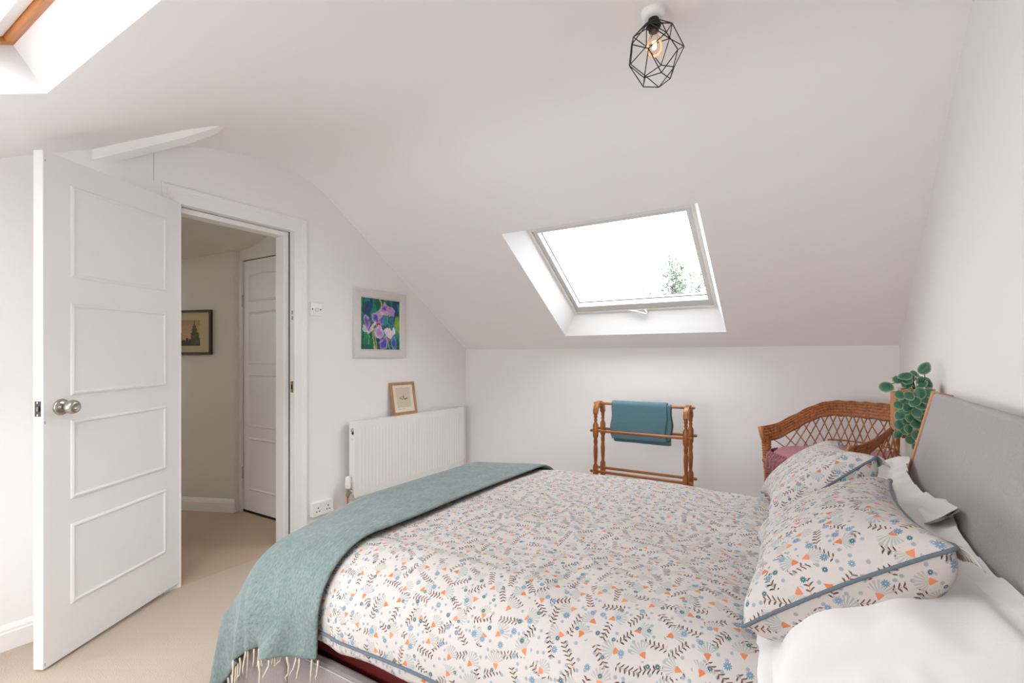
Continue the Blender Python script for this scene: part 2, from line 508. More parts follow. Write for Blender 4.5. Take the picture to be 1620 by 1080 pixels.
m = MB(); m.box(XL-.13, XL-.045, JY0+.022, JY1-.040, JH-.032, JH-.004); m.build('door_stop', MAT['gloss'], root, bevel=.002)
m = MB(); m.box(XL-.044, XL-.043, JY1-.0065, JY1, 0, JH)
m.build('paint_gap', MAT['hole'], root)
m = MB(); m.box(XL-.030, XL-.006, JY1-.0025, JY1+.001, .965, 1.035)
sp = m.build('strike_plate', MAT['brass'], root)
m = MB(); m.box(XL-.024, XL-.012, JY1-.0032, JY1, .985, 1.015); m.build('strike_hole', MAT['hole'], sp)
for z in (1.470, 1.435):
    m = MB(); m.box(XL-.020, XL-.014, JY1-.001, JY1+.001, z-.012, z+.012); m.build('screw_slot', MAT['hole'], root)

# ------------------------------------------------------------------ the open door
DD = .4855; LH = Vector((math.sin(DD), -math.cos(DD), 0)); NH = Vector((math.cos(DD), math.sin(DD), 0))
HP = Vector((XL, 1.253, 0))
def leaf(l, n, z):
    p = HP+LH*l+NH*n; return (p.x, p.y, z-.0228*l)
door = thing('door_1', 'white four-panelled door standing wide open on its left-hand hinges', 'door', tuple(HP), kind='structure')
m = MB(); m.box(0.004, .6975, -.040, 0, .024, 1.984, fn=leaf)
m.build('leaf', MAT['gloss'], door, bevel=.002)
PANELS = [(1.510, 1.890), (1.041, 1.421), (.628, .956), (.210, .542)]
def panel_parts(parent, f, l0, l1, z0, z1, mat, wd=.026, proud=.007, side=1):
    # field of the panel
    m = MB(); m.box(l0+wd, l1-wd, -.001*side if side > 0 else 0, .0015*side, z0+wd, z1-wd, fn=f)
    # mitred moulding with an ogee section, swept round the rectangle
    sec = [(0, 0), (.001, .25), (.55, .30), (.8, .45), (1.0, .6), (.85, .75), (.35, .85), (.25, 1.0), (0, 1.0)]
    m2 = MB(); n = len(sec); vs = []
    for (cl, cz, dl, dz) in ((l0, z0, 1, 1), (l1, z0, -1, 1), (l1, z1, -1, -1), (l0, z1, 1, -1)):
        for h, q in sec: vs.append(f(cl+dl*q*wd, h*proud*side, cz+dz*q*wd))
    fs = []
    for c in range(4):
        d = (c+1) % 4
        for k in range(n-1): fs.append((c*n+k, d*n+k, d*n+k+1, c*n+k+1))
    m2.add(vs, fs)
    o = m2.build('panel_moulding', mat, parent)
    m.build('panel', mat, o)
for z0, z1 in PANELS: panel_parts(door, leaf, .094, .597, z0, z1, MAT['gloss'])
# knob
def knobfn(l, z):
    def g(x, y, q):
        return leaf(l+x, q, z+y)
    return g
kb = MB(); kb.lathe([(0.0, .0), (.0, .0001), (.031, .0001), (.032, .004), (.030, .009), (.020, .012), (.012, .014)], 28, knobfn(.630, 1.007))
k_o = kb.build('knob_rose', MAT['chrome'], door, smooth=True)
kb = MB(); kb.lathe([(.011, .010), (.011, .024), (.016, .028), (.024, .036), (.0275, .046), (.0275, .054), (.024, .062), (.017, .066), (.013, .066), (.012, .061), (.004, .060), (0, .060)], 28, knobfn(.630, 1.007))
kb.build('knob', MAT['chrome'], k_o, smooth=True)
m = MB(); m.box(.6970, .6985, -.033, -.0085, .978, 1.036, fn=leaf); lp = m.build('latch_plate', MAT['darkmetal'], door)
m = MB(); m.prism([(-.026, 0), (-.014, 0), (-.014, .011), (-.024, .003)], lambda n_, l_: leaf(.698+l_, n_, .998), lambda n_, l_: leaf(.698+l_, n_, 1.016))
m.build('latch', MAT['chrome'], lp)
for z in (.984, 1.030):
    m = MB(); m.lathe([(0, 0), (.0035, .0), (.003, .001), (0, .0012)], 10, lambda x, y, q, z=z: leaf(.6985+q, -.021+x, z+y)); m.build('screw', MAT['chrome'], lp)
for z, s_ in ((1.945, .0035), (.955, .004), (.04, .004)):
    m = MB(); m.lathe([(0, -.0008), (s_, 0), (0, .0010)], 8, lambda x, y, q, z=z: leaf(.690+x*.4, q, z+y*1.6)); m.build('paint_chip', MAT['brass'], door)
for z in (.25, 1.75):
    m = MB(); m.tube([leaf(-.003, -.030, z-.04), leaf(-.003, -.030, z+.04)], .005, 10); m.build('hinge', MAT['gloss'], door)

# ------------------------------------------------------------------ hall beyond the doorway
XH = XL-.12
m = MB(); m.grid([[(x, y, -.0005) for y in (.62, 2.3)] for x in (-5.4, XL-.0)])
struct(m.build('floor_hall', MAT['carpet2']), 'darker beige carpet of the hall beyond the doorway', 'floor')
m = MB(); m.grid([[(x, 2.13, z) for z in (0, 1.93, 2.4)] for x in (-3.80, XH)])
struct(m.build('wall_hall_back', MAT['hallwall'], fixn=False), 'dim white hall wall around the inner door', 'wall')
HW0 = Vector((-3.79, 2.075, 0)); HWD = Vector((-.48, -.16, 0)).normalized()
def hallw(l, n, z):
    p = HW0+HWD*l+Vector((HWD.y, -HWD.x, 0))*-n; return (p.x, p.y, z)
# curved hall wall
m = MB()
pts = [(-3.80, 2.13), (-3.80, 2.085)]+[tuple(HW0+HWD*l)[:2] for l in (.02, .3, .6, .9)]+[(-5.0, 1.55), (-5.4, 1.3)]
m.grid([[(x, y, z) for z in (0, 1.2, 2.3)] for x, y in pts])
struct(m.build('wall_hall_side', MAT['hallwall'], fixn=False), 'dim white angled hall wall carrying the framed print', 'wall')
m = MB(); m.grid([[(x, y, z) for z in (0, 2.4)] for x, y in ((-5.4, 1.35), (-5.4, .62), (XH, .62))])
struct(m.build('wall_hall_front', MAT['hallwall'], fixn=False), 'hall walls out of sight beyond the doorway', 'wall')
m = MB(); HX = [(XH, 2.24), (-3.3, 2.12), (-3.6, 2.025), (-4.2, 1.965), (-4.9, 1.90), (-5.4, 1.86)]; HYS = [.62, .66, 1.3, 2.3]
vs = [(x, y, z) for x, z in HX for y in HYS]; fs = []
for i in range(5):
    for j in range(3):
        if i == 4 and j == 1: continue  # hole added out of sight so that daylight reaches the hall
        fs.append((i*4+j, i*4+j+1, (i+1)*4+j+1, (i+1)*4+j))
m.add(vs, fs)
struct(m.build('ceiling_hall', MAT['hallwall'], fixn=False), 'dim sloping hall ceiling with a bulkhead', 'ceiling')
portal('added_hall_portal', (-5.15, 1.0, 1.95), (0, 0, -1), .5, .7)
m = MB(); m.prism(SK, lambda d, z: (-5.0+.3*d, 1.55-.95*d, z), lambda d, z: (HW0.x+.3*d, HW0.y-.95*d, z))
struct(m.build('baseboard_hall', MAT['gloss']), 'white skirting board of the angled hall wall', 'baseboard')
# inner hall door with frame
hd = thing('door_2', 'closed white panelled inner door seen through the doorway', 'door', (-3.36, 2.13, 0), kind='structure')
def hleaf(l, n, z): return (-3.757+l, 2.12-n, z)
m = MB(); m.box(.0, .76, -.03, 0, .018, 1.925, fn=hleaf); m.build('leaf', MAT['gloss'], hd, bevel=.002)
for z0, z1 in ((1.60, 1.83), (1.125, 1.54), (.65, 1.07), (.17, .585)):
    panel_parts(hd, hleaf, .075, .685, z0, z1, MAT['gloss'], .028, .009)
m = MB(); m.box(-.01, .77, -.012, .0, 0.0, .017, fn=hleaf); m.build('threshold_gap', MAT['hole'], hd)
for z in (.30, 1.62):
    m = MB(); m.tube([hleaf(-.002, .006, z-.045), hleaf(-.002, .006, z+.045)], .006, 10); m.build('hinge', MAT['chrome'], hd)
fr = thing('trim_4', 'white moulded frame of the inner hall door', 'door frame', (-3.79, 2.12, 0), kind='structure')
m = MB(); m.prism([(-.055, 0), (-.003, 0), (-.003, .016), (-.018, .018), (-.024, .010), (-.045, .012), (-.050, .020), (-.055, .020)], lambda l, n: hleaf(l, n, 0), lambda l, n: hleaf(l, n, 1.93)); m.build('architrave', MAT['gloss'], fr)
m = MB(); m.box(-.055, .9, -.01, .006, 1.930, 2.2, fn=hleaf); m.build('head', MAT['hallwall'], fr)
m = MB(); m.box(-.0, .77, -.012, .001, 1.9255, 1.9295, fn=hleaf); m.build('head_gap', MAT['hole'], fr)

# ------------------------------------------------------------------ rooflights
def rooflight(name, label, fn, x0, x1, s0, s1, fx0, fx1, fs0, fs1, depth, mat_rev, mat_out, mat_sash, handle, blind=False):
    cx = fn((x0+x1)/2, (s0+s1)/2)
    r = thing(name, label, 'window', cx, kind='structure')
    # splayed reveal between ceiling opening and frame, one lining board per side
    A = [(x0, s0), (x1, s0), (x1, s1), (x0, s1)]; B = [(fx0, fs0), (fx1, fs0), (fx1, fs1), (fx0, fs1)]
    for k in range(4):
        l = (k+1) % 4; m = MB()
        m.add([fn(*A[k], 0), fn(*A[l], 0), fn(*B[l], depth), fn(*B[k], depth)], [(0, 1, 2, 3)])
        m.build('reveal', mat_rev, r, solid=.0)
    def ring(nm, a0, a1, b0, b1, wd, o0, o1, mat, wb=None, par=r):
        wb = wb or wd
        for (p0, p1, q0, q1) in ((a0, a0+wd, b0, b1), (a1-wd, a1, b0, b1), (a0+wd, a1-wd, b0, b0+wb), (a0+wd, a1-wd, b1-wd, b1)):
            m = MB(); vs = [(x, s_, o) for o in (o0, o1) for s_ in (q0, q1) for x in (p0, p1)]
            m.add([fn(*v) for v in vs], [(0, 2, 3, 1), (4, 5, 7, 6), (0, 1, 5, 4), (2, 6, 7, 3), (0, 4, 6, 2), (1, 3, 7, 5)])
            m.build(nm, mat, par, bevel=.002)
    ring('outer_frame', fx0-.03, fx1+.03, fs0-.03, fs1+.03, .052, depth, depth+.09, mat_out)
    ring('sash', fx0+.024, fx1-.024, fs0+.024, fs1-.024, .030, depth+.012, depth+.075, mat_sash, .055)
    # glazing gasket and pane
    ring('gasket', fx0+.052, fx1-.052, fs0+.076, fs1-.052, .006, depth+.052, depth+.060, MAT['darkmetal'])
    m = MB(); m.add([fn(x, s_, depth+.058) for x, s_ in ((fx0+.05, fs0+.074), (fx1-.05, fs0+.074), (fx1-.05, fs1-.05), (fx0+.05, fs1-.05))], [(0, 1, 2, 3)])
    m.build('pane', MAT['glass'], r)
    if handle:
        xm = (fx0+fx1)/2
        m = MB(); m.tube([fn(xm-.085, fs0+.03, depth-.004), fn(xm-.03, fs0+.028, depth-.014), fn(xm+.02, fs0+.015, depth-.026), fn(xm+.04, fs0+.004, depth-.030), fn(xm+.05, fs0+.012, depth-.020), fn(xm+.035, fs0+.03, depth-.002)], [.006, .008, .009, .008, .007, .006], 10)
        m.build('handle', MAT['frame'], r, smooth=True)
    return r
gm, gt, gb = new_mat('window_glass', 0.0, .5)
g1 = gt.nodes.new('ShaderNodeBsdfTransparent'); g2 = gt.nodes.new('ShaderNodeBsdfGlossy'); gx = gt.nodes.new('ShaderNodeMixShader')
fz = gt.nodes.new('ShaderNodeFresnel'); fz.inputs['IOR'].default_value = 1.35; g2.inputs['Roughness'].default_value = .02
g1.inputs['Color'].default_value = (.97, .985, .98, 1)
gt.links.new(fz.outputs[0], gx.inputs[0]); gt.links.new(g1.outputs[0], gx.inputs[1]); gt.links.new(g2.outputs[0], gx.inputs[2])
gt.links.new(gx.outputs[0], gt.nodes['Material Output'].inputs['Surface']); MAT['glass'] = gm

S1a = (YF-W1['y1'])/CA; S1b = (YF-W1['y0'])/CA
rooflight('window_1', 'white-framed rooflight in the far slope showing sky and a tree', far_slope, W1['x0'], W1['x1'], S1a, S1b,
          -1.602, -.560, .288, 1.190, .12, MAT['reveal'], MAT['frame'], MAT['frame2'], True)
S2a = (W2['y0']-YN)/CB; S2b = (W2['y1']-YN)/CB
rooflight('window_2', 'pine-framed rooflight in the near slope, only its corner in view', near_slope, W2['x0'], W2['x1'], S2a, S2b,
          -1.905, -.72, .72, 1.60, .13, MAT['reveal'], MAT['pine'], MAT['frame'], False)
portal('far_rooflight_portal', far_slope(-1.08, .74, .24), (0, -SA, -CA), 1.06, .95)
portal('near_rooflight_portal', near_slope(-1.31, 1.16, .25), (0, SB, -CB), 1.18, .95)

# ================================================================== cloth solver (position based, numpy)
def ss(x): x = np.clip(x, 0, 1); return x*x*(3-2*x)
BX0, BY0, BY1, BR = -1.765, .915, 2.37, .20
def bed_top(x, y):
    return .630-.035*ss((-1.1-x)/.55)-.012*ss((1.5-y)/.5)-.06*ss((-1.3-x)/.4)*ss((1.55-y)/.6)
def bed_sdf(P, r=BR):
    x, y, z = P[..., 0], P[..., 1], P[..., 2]
    qx = (BX0+r)-x
    qn = (BY0+r)-y; qf = y-(BY1-r)
    qy = np.maximum(qn, qf); sy = np.where(qn > qf, -1.0, 1.0)
    qz = z-(bed_top(x, y)-r)
    v = np.stack([-np.maximum(qx, 0), sy*np.maximum(qy, 0), np.maximum(qz, 0)], -1)
    L = np.linalg.norm(v, axis=-1)
    n = v/np.maximum(L, 1e-9)[..., None]
    d = L-r
    deep = L < 1e-6
    n[deep] = (0, 0, 1); d = np.where(deep, qz-r, d)
    # square-cornered frame below
    rf = .015; fx = (-1.757+rf)-x; fn_ = (.920+rf)-y; ff = y-(2.363-rf); fy = np.maximum(fn_, ff); sf = np.where(fn_ > ff, -1.0, 1.0); fz_ = z-(.285-rf)
    v2 = np.stack([-np.maximum(fx, 0), sf*np.maximum(fy, 0), np.maximum(fz_, 0)], -1); L2 = np.linalg.norm(v2, axis=-1)
    m3 = np.maximum(np.maximum(fx, fy), fz_); ins = m3 <= 0
    pick = np.argmax(np.stack([fx, fy, fz_], -1), -1)
    ni = np.zeros_like(v2); ni[..., 0] = np.where(pick == 0, -1, 0); ni[..., 1] = np.where(pick == 1, sf, 0); ni[..., 2] = np.where(pick == 2, 1, 0)
    n2 = np.where(ins[..., None], ni, v2/np.maximum(L2, 1e-9)[..., None]); d2 = np.where(ins, m3-rf, L2-rf)
    use = d2 < d
    return np.where(use, d2, d), np.where(use[..., None], n2, n)

def relax(P, rest, axis, step, k, wt=None):
    """pairs (i, i+step) along axis, in non-overlapping batches"""
    n = P.shape[axis]
    for st in range(2*step if step > 1 else 2):
        ia = np.array([i for i in range(n-step) if (i % (2*step)) == st]) if step > 1 else np.arange(st, n-1, 2)
        if len(ia) == 0: continue
        a = P.take(ia, axis); b_ = P.take(ia+step, axis)
        d = b_-a; L = np.linalg.norm(d, axis=-1, keepdims=True)
        c = d*(k*.5*(1-rest/np.maximum(L, 1e-9)))
        if axis == 0: P[ia] += c; P[ia+step] -= c
        else: P[:, ia] += c; P[:, ia+step] -= c
def relax_diag(P, rest, k):
    for s0 in (0, 1):
        for flip in (0, 1):
            A = P[s0:-1:2, :-1] if not flip else P[s0:-1:2, 1:]
            B = P[s0+1::2, 1:] if not flip else P[s0+1::2, :-1]
            m_ = min(A.shape[0], B.shape[0]); A = A[:m_]; B = B[:m_]
            d = B-A; L = np.linalg.norm(d, axis=-1, keepdims=True)
            c = d*(k*.25*(1-rest/np.maximum(L, 1e-9)))
            A += c; B -= c

def drape(P, h0, h1, steps=260, iters=6, sdf=bed_sdf, thick=.006, mu=.55, bend=.12, g=9.8, dt=.012, shear=.5):
    Q = P.copy(); hd_ = math.hypot(h0, h1)
    for it in range(steps):
        vel = (P-Q)*.97; Q = P.copy(); P = P+vel; P[..., 2] -= g*dt*dt
        for _ in range(iters):
            relax(P, h0, 0, 1, 1); relax(P, h1, 1, 1, 1); relax_diag(P, hd_, shear)
            relax(P, 2*h0, 0, 2, bend); relax(P, 2*h1, 1, 2, bend)
            d, n = sdf(P)
            pen = np.maximum(thick-d, 0)
            P += n*pen[..., None]
            con = (pen > 0)[..., None]
            mv = P-Q; tn = mv-n*(mv*n).sum(-1, keepdims=True)
            P -= np.where(con, tn*mu, 0)
        P[..., 2] = np.maximum(P[..., 2], .012)
    return P

def inflate(lu, lv, nu, nv, press=.00035, steps=130, iters=5, flange=0, seed=1, stretch=1.0, sag=0.0):
    """two sheets sewn along a seam and blown up; returns top and bottom grids (u, v, 3)"""
    r_ = np.random.default_rng(seed)
    hu, hv = lu/(nu-1), lv/(nv-1)
    u, v = np.meshgrid(np.linspace(-lu/2, lu/2, nu), np.linspace(-lv/2, lv/2, nv), indexing='ij')
    T = np.stack([u, v, np.full_like(u, .002)], -1); B = T.copy(); B[..., 2] *= -1
    e = np.sin((u/lu+.5)*PI)*np.sin((v/lv+.5)*PI)
    nz = fbm(u*9+seed, v*9, seed)-.5
    T[..., 2] += e*.02+nz*.012*e; B[..., 2] -= e*.02-nz*.012*e
    glue = np.zeros((nu, nv), bool); f = flange
    glue[:f+1] = glue[-f-1:] = True; glue[:, :f+1] = glue[:, -f-1:] = True
    QT, QB = T.copy(), B.copy(); hd_ = math.hypot(hu, hv)
    for it in range(steps):
        for S_, q_ in ((T, QT), (B, QB)):
            vel = (S_-q_)*.90; q_[...] = S_; S_ += vel
        for S_, sg in ((T, 1), (B, -1)):
            gu = np.gradient(S_, axis=0); gv = np.gradient(S_, axis=1); n = np.cross(gu, gv)
            n /= np.maximum(np.linalg.norm(n, axis=-1, keepdims=True), 1e-9)
            S_ += n*sg*press*np.where(glue, 0, 1)[..., None]
        for _ in range(iters):
            for S_ in (T, B):
                relax(S_, hu*stretch, 0, 1, 1); relax(S_, hv*stretch, 1, 1, 1); relax_diag(S_, hd_*stretch, .35)
                relax(S_, 2*hu, 0, 2, .05); relax(S_, 2*hv, 1, 2, .05)
            av = (T+B)/2
            T[glue] = av[glue]; B[glue] = av[glue]
    return T, B, u, v

# ================================================================== the bed
bed = thing('bed', 'grey upholstered double bed frame with a tall leaning headboard', 'bed', (-.65, 1.6, 0))
def cushion_box(name, x0, x1, y0, y1, z0, z1, bev=.015, mat='grey', par=bed):
    m = MB(); m.box(x0, x1, y0, y1, z0, z1)
    o = m.build(name, MAT[mat], par, bevel=bev); o.modifiers['edge'].segments = 3
    smoothed(o, 60); return o
RH = .285
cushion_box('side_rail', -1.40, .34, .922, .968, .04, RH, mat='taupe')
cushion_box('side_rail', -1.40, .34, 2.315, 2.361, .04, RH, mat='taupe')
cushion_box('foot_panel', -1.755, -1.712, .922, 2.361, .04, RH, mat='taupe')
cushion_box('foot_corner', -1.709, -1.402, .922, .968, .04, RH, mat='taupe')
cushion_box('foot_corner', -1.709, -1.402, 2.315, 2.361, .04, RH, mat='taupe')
for y in (.9245, 2.3585):
    m = MB(); m.tube([(-1.40, y, RH-.004), (.33, y, RH-.004)], .0022, 8); m.build('seam', MAT['grey'], bed)
m = MB(); m.box(-1.709, .30, .97, 2.313, .18, .235); m.build('slat_base', MAT['hole'], bed)
for lx in (-1.63, .2):
    for ly in (.98, 2.28):
        m = MB(); m.lathe([(.022, 0), (.025, .01), (.03, .06)], 12, lambda x, y, z: (lx+x, ly+y, z)); m.build('foot', MAT['black'], bed)
# headboard: leaning padded slab with a wooden edge
def hbp(d, y, z):   # d depth behind the front face
    return (.110+.2325*z/1.0 - .005 + d if False else .1025+.2325*z+d*.974, y, z-d*.2265)
HY0, HY1 = .80, 2.285
m = MB(); nz_, ny_ = 10, 20; vs = []
m.box(0, .055, HY0, HY1-.0265, .04, 1.062, fn=hbp)
o = m.build('headboard', MAT['grey'], bed, bevel=.012); o.modifiers['edge'].segments = 3; smoothed(o, 60)
m = MB(); m.box(-.003, .056, HY1-.026, HY1+.002, .04, 1.066, fn=hbp); e1 = m.build('headboard_edge', MAT['hbwood'], bed, bevel=.003)
m = MB(); m.box(.004, .052, HY0-.018, HY0-.0005, .04, 1.068, fn=hbp); m.build('headboard_edge', MAT['hbwood'], bed, bevel=.003)

# mattress
mt = thing('mattress', 'dark red sided mattress under the floral duvet', 'mattress', (-.65, 1.6, .235))
def rbox(name, x0, x1, y0, y1, z0, z1, mat, par, bev):
    m = MB(); m.box(x0, x1, y0, y1, z0, z1); o = m.build(name, MAT[mat], par, bevel=bev)
    o.modifiers['edge'].segments = 4; return smoothed(o, 70)
rbox('mattress_core', -1.68, .200, .985, 2.30, .236, .466, 'redmat', mt, .03)
m = MB(); m.tube([(-1.60, .984, .455), (-.20, .984, .455)], .005, 8); m.build('mattress_piping', MAT['redmat'], mt)

# ------------------------------------------------------------------ duvet
def duvet():
    nu, nq = 150, 120
    XR_ = -.075
    ps = np.linspace(XR_, XR_-2.09, nu)      # flat coordinate towards the foot
    G = np.zeros((nu, nq, 3)); UV = np.zeros((nu, nq, 2))
    r = BR
    for i, p in enumerate(ps):
        # near side hem height wanders along the bed
        xx = max(p, -1.65)
        hem = .385+.012*math.sin(xx*5.0+.5)+.02*ss((xx+.7)/.5)*-.4
        top = float(bed_top(xx, 1.1))
        arc = r*PI/2
        near = arc+(top-r-hem)                # arc length from bend start to piping
        qs_near = BY0+r-near
        qs_far = BY1-r+near
        qs = np.linspace(qs_near, qs_far, nq)
        x = np.full(nq, p); y = qs
        dx = np.maximum(BX0+r-x, 0); dn = np.maximum(BY0+r-y, 0); df = np.maximum(y-(BY1-r), 0)
        dy = np.where(dn > df, -dn, df)
        L = np.hypot(dx, dy); ux = -dx/np.maximum(L, 1e-9); uy = dy/np.maximum(L, 1e-9)
        th = np.minimum(L/r, PI/2)
        out = r*np.sin(th); drop = r*(1-np.cos(th))+np.maximum(L-arc, 0)
        ex = np.maximum(L-arc, 0)
        out = out-1.3*ex**2                   # hem tucks back in
        bx = np.maximum(x, BX0+r); by = np.clip(y, BY0+r, BY1-r)
        X = bx+ux*out; Y = by+uy*out
        Z = bed_top(bx, by)-drop
        # puff and creases
        nzv = (fbm(x*3.2+5, y*3.2, 3)-.5)*.050*np.where(L > 0, .5, 1)+(fbm(x*11, y*7, 9)-.5)*.010
        fold = .011*np.sin(x*17+3*np.sin(x*4)+y*6)*ss(L/.25)*(1-.9*ss((-1.12-p)/.15))-.006*ss((-1.12-p)/.1)*ss(L/.1)
        X = X+ux*fold; Y = Y+uy*fold
        under = 1-.75*ss((-1.08-p)/.12)
        Z = Z+nzv*(1-ss((L-arc*.4)/.2))*under-.012*(1-under)
        # gentle swell where pillows press on the end
        G[i, :, 0] = X; G[i, :, 1] = Y; G[i, :, 2] = np.maximum(Z, .30)
        UV[i, :, 0] = p; UV[i, :, 1] = qs
    return G, UV
DG, DUV = duvet()
# underside lip below the piped edge on the near side
lip = DG[:, :1].copy(); lips = []
for k in (3, 2, 1):
    q = lip.copy(); q[..., 2] -= .040*(1-((3-k)/3.0-.0)**2)*1.0 if k != 3 else .043
    q[..., 1] += (.018, .008, .001)[3-k] if k != 3 else .024
    q[..., 2] += .006*np.sin(q[..., 0]*23)*(k/3)
    lips.append(q)
G2 = np.concatenate(lips+[DG], 1)
UV2 = np.concatenate([DUV[:, :1]-np.array([0, .014*k]) for k in (3, 2, 1)]+[DUV], 1)
duv = thing('duvet', 'cream floral duvet with orange bells, blue daisies and brown leaf sprigs', 'duvet', (-1.0, 1.6, .5))
m = MB(); m.grid(G2)
o = m.build('duvet_cover', MAT['floral'], duv, smooth=True, uv=UV2.reshape(-1, 2), fixn=False)
m = MB(); m.tube([tuple(p+np.array([0, -.003, 0])) for p in DG[::2, 0]], .0042, 8); m.build('piping', MAT['piping'], duv, smooth=True)
m = MB(); m.tube([tuple(p) for p in DG[0, ::2]], .0042, 8); m.build('piping', MAT['piping'], duv, smooth=True)

# ------------------------------------------------------------------ throw
def make_throw():
    h = .019
    xs_ = np.arange(-1.165, -2.03, -h); ys_ = np.arange(.715, 2.62, h)
    P = np.zeros((len(xs_), len(ys_), 3))
    for i, x in enumerate(xs_):
        for j, y in enumerate(ys_):
            k = float(ss((1.2-y)/.5))
            a = x+1.165
            X = -1.165-.19*k+a*(1-.22*k)
            wav = .02*math.sin((y-.6)*4.2)
            P[i, j] = (X+wav, y+.03*k-.05*k*math.sin(a*12.5+.4), .74+.09*k*math.sin(a*12.5+.4))
    P = drape(P, h, h, steps=230, iters=6, thick=.012)
    return P
TP = make_throw()
def corner_fold(P):
    nx = P.shape[0]; P = P.copy()
    for j in range(P.shape[1]):
        for i in range(nx):
            x, y, z = P[i, j]
            if y > 1.02: continue
            b_ = np.clip((.50-z)/.26, 0, 1); a = i/(nx-1)
            c = .46-.36*b_                       # the ridge runs down towards the right-hand corner
            d = a-c; amp = .062*ss(b_/.35)*ss((1.02-y)/.08)
            g_ = math.exp(-(d/.11)**2) if d < 0 else math.exp(-(d/.035)**2)
            P[i, j, 1] -= amp*g_-.006*amp/.062*math.exp(-((d-.10)/.06)**2)
            P[i, j, 0] -= .014*amp/.062*g_
    return P
TP = corner_fold(TP)
thr = thing('throw_blanket', 'teal wool throw with cream fringe across the foot of the bed', 'blanket', (-1.5, 1.5, .4))
m = MB(); m.grid(TP)
o = m.build('throw_cloth', MAT['throw'], thr, smooth=True, fixn=False, solid=.011, solid_off=0, sub=1)
# fringe along the near hem
def cat(a, b_, c, d, t):
    return .5*((2*b_)+(-a+c)*t+(2*a-5*b_+4*c-d)*t*t+(-a+3*b_-3*c+d)*t**3)
for k in range(34):
    i = k*(TP.shape[0]-1)/33.0+random.uniform(-.3, .3)
    i = int(np.clip(round(i), 0, TP.shape[0]-1))
    p = Vector(TP[i, 0]); ln = random.uniform(.05, .085)
    a = random.uniform(0, 6.28); s_ = random.uniform(.004, .014); pts = []
    for t in np.linspace(0, 1, 7):
        wob = s_*math.sin(t*random.uniform(2, 4)+a)
        pts.append(p+Vector((math.cos(a)*wob, math.sin(a)*wob*.6-.004*t, -ln*t)))
    if pts[-1].z < .004: continue
    m = MB(); m.tube(pts, [.0032, .0038, .003, .0032, .0028, .0022, .0012], 6)
    m.build('tassel', MAT['fringe'], thr, smooth=True)

# ------------------------------------------------------------------ pillows
def pillow(name, label, T, B, u, v, M, mat, group, pipe=None, uvoff=(0, 0), bendfn=None, tex=True, pipe_r=.0036, glue_f=0):
    o_ = M @ Vector((0, 0, 0))
    r = thing(name, label, 'pillow', tuple(o_), group)
    def xf(A):
        A = A.copy()
        if bendfn: A = bendfn(A)
        R = np.array(M.to_3x3()); return A @ R.T+np.array(M.translation)
    T2, B2 = xf(T), xf(B)
    m = MB(); m.grid(T2); k = len(m.v)
    nu, nv = T.shape[:2]
    # bottom sheet shares the seam
    Bm = B2.reshape(-1, 3); idx = {}
    mp = np.zeros(nu*nv, int)
    for a in range(nu):
        for c in range(nv):
            mp[a*nv+c] = len(m.v); m.v.append(tuple(Bm[a*nv+c]))
    for a in range(nu-1):
        for c in range(nv-1):
            q = (a*nv+c, a*nv+c+1, (a+1)*nv+c+1, (a+1)*nv+c)
            m.f.append(tuple(int(mp[x]) for x in q[::-1])); m.mi.append(0)
    def arcuv(A):
        du = np.zeros(A.shape[:2]); dv = np.zeros(A.shape[:2])
        du[1:] = np.cumsum(np.linalg.norm(np.diff(A, axis=0), axis=-1), 0); dv[:, 1:] = np.cumsum(np.linalg.norm(np.diff(A, axis=1), axis=-1), 1)
        du -= du[nu//2][None, :]; dv -= dv[:, nv//2][:, None]
        return np.stack([dv.ravel()+uvoff[0], du.ravel()+uvoff[1]], -1)
    uv0 = arcuv(T2); uvb = arcuv(B2)
    uvall = np.zeros((len(m.v), 2)); uvall[:k] = uv0
    for q in range(nu*nv):
        if mp[q] >= k: uvall[mp[q]] = uvb[q]*np.array([1, 1])
    o = m.build('pillowcase', MAT[mat], r, smooth=True, uv=uvall, fixn=False, sub=1)
    if pipe:
        ring = [T2[a, glue_f] for a in range(glue_f, nu-glue_f)]+[T2[nu-1-glue_f, c] for c in range(glue_f+1, nv-glue_f)]+[T2[a, nv-1-glue_f] for a in range(nu-2-glue_f, glue_f-1, -1)]+[T2[glue_f, c] for c in range(nv-2-glue_f, glue_f, -1)]
        mm = MB(); mm.tube([tuple(p) for p in ring], pipe_r, 8, closed=True); mm.build('piping', MAT[pipe], r, smooth=True)
    if pipe:
        # loose open end of the pillowcase hanging off the top edge
        R = np.array(M.to_3x3()); vd = R @ np.array([0, 1, 0]); wd_ = R @ np.array([0, 0, 1]); ii = np.arange(int(nu*.45), nu)
        ts = np.linspace(0, 1, 7); E_ = np.zeros((len(ii), 7, 3))
        for a, q in enumerate(ii):
            f = (a/(len(ii)-1)); ln = .015+.05*f
            for c, t_ in enumerate(ts):
                E_[a, c] = T2[q, nv-1]+vd*ln*t_*.55+np.array([0, -.012*f*t_, -ln*.75*t_**1.5])+wd_*(.006*math.sin(a*.9+c)*t_)
        mm = MB(); mm.grid(E_); mm.build('case_flap', MAT[mat], r, smooth=True, uv=(E_[..., :2].reshape(-1, 2)+np.array(uvoff)), fixn=False, solid=.002)
    return r, T2, B2
def frame_mat(center, vdir, udir):
    vv = Vector(vdir).normalized(); uu = Vector(udir); uu = (uu-vv*uu.dot(vv)).normalized(); ww = uu.cross(vv)
    m_ = Matrix((uu, vv, ww)).transposed().to_4x4(); m_.translation = Vector(center); return m_
fT, fB, fu, fv = inflate(.61, .40, 46, 32, seed=4, press=.0006)
gT, gB, gu, gv = inflate(.62, .37, 46, 30, seed=8, press=.0006)
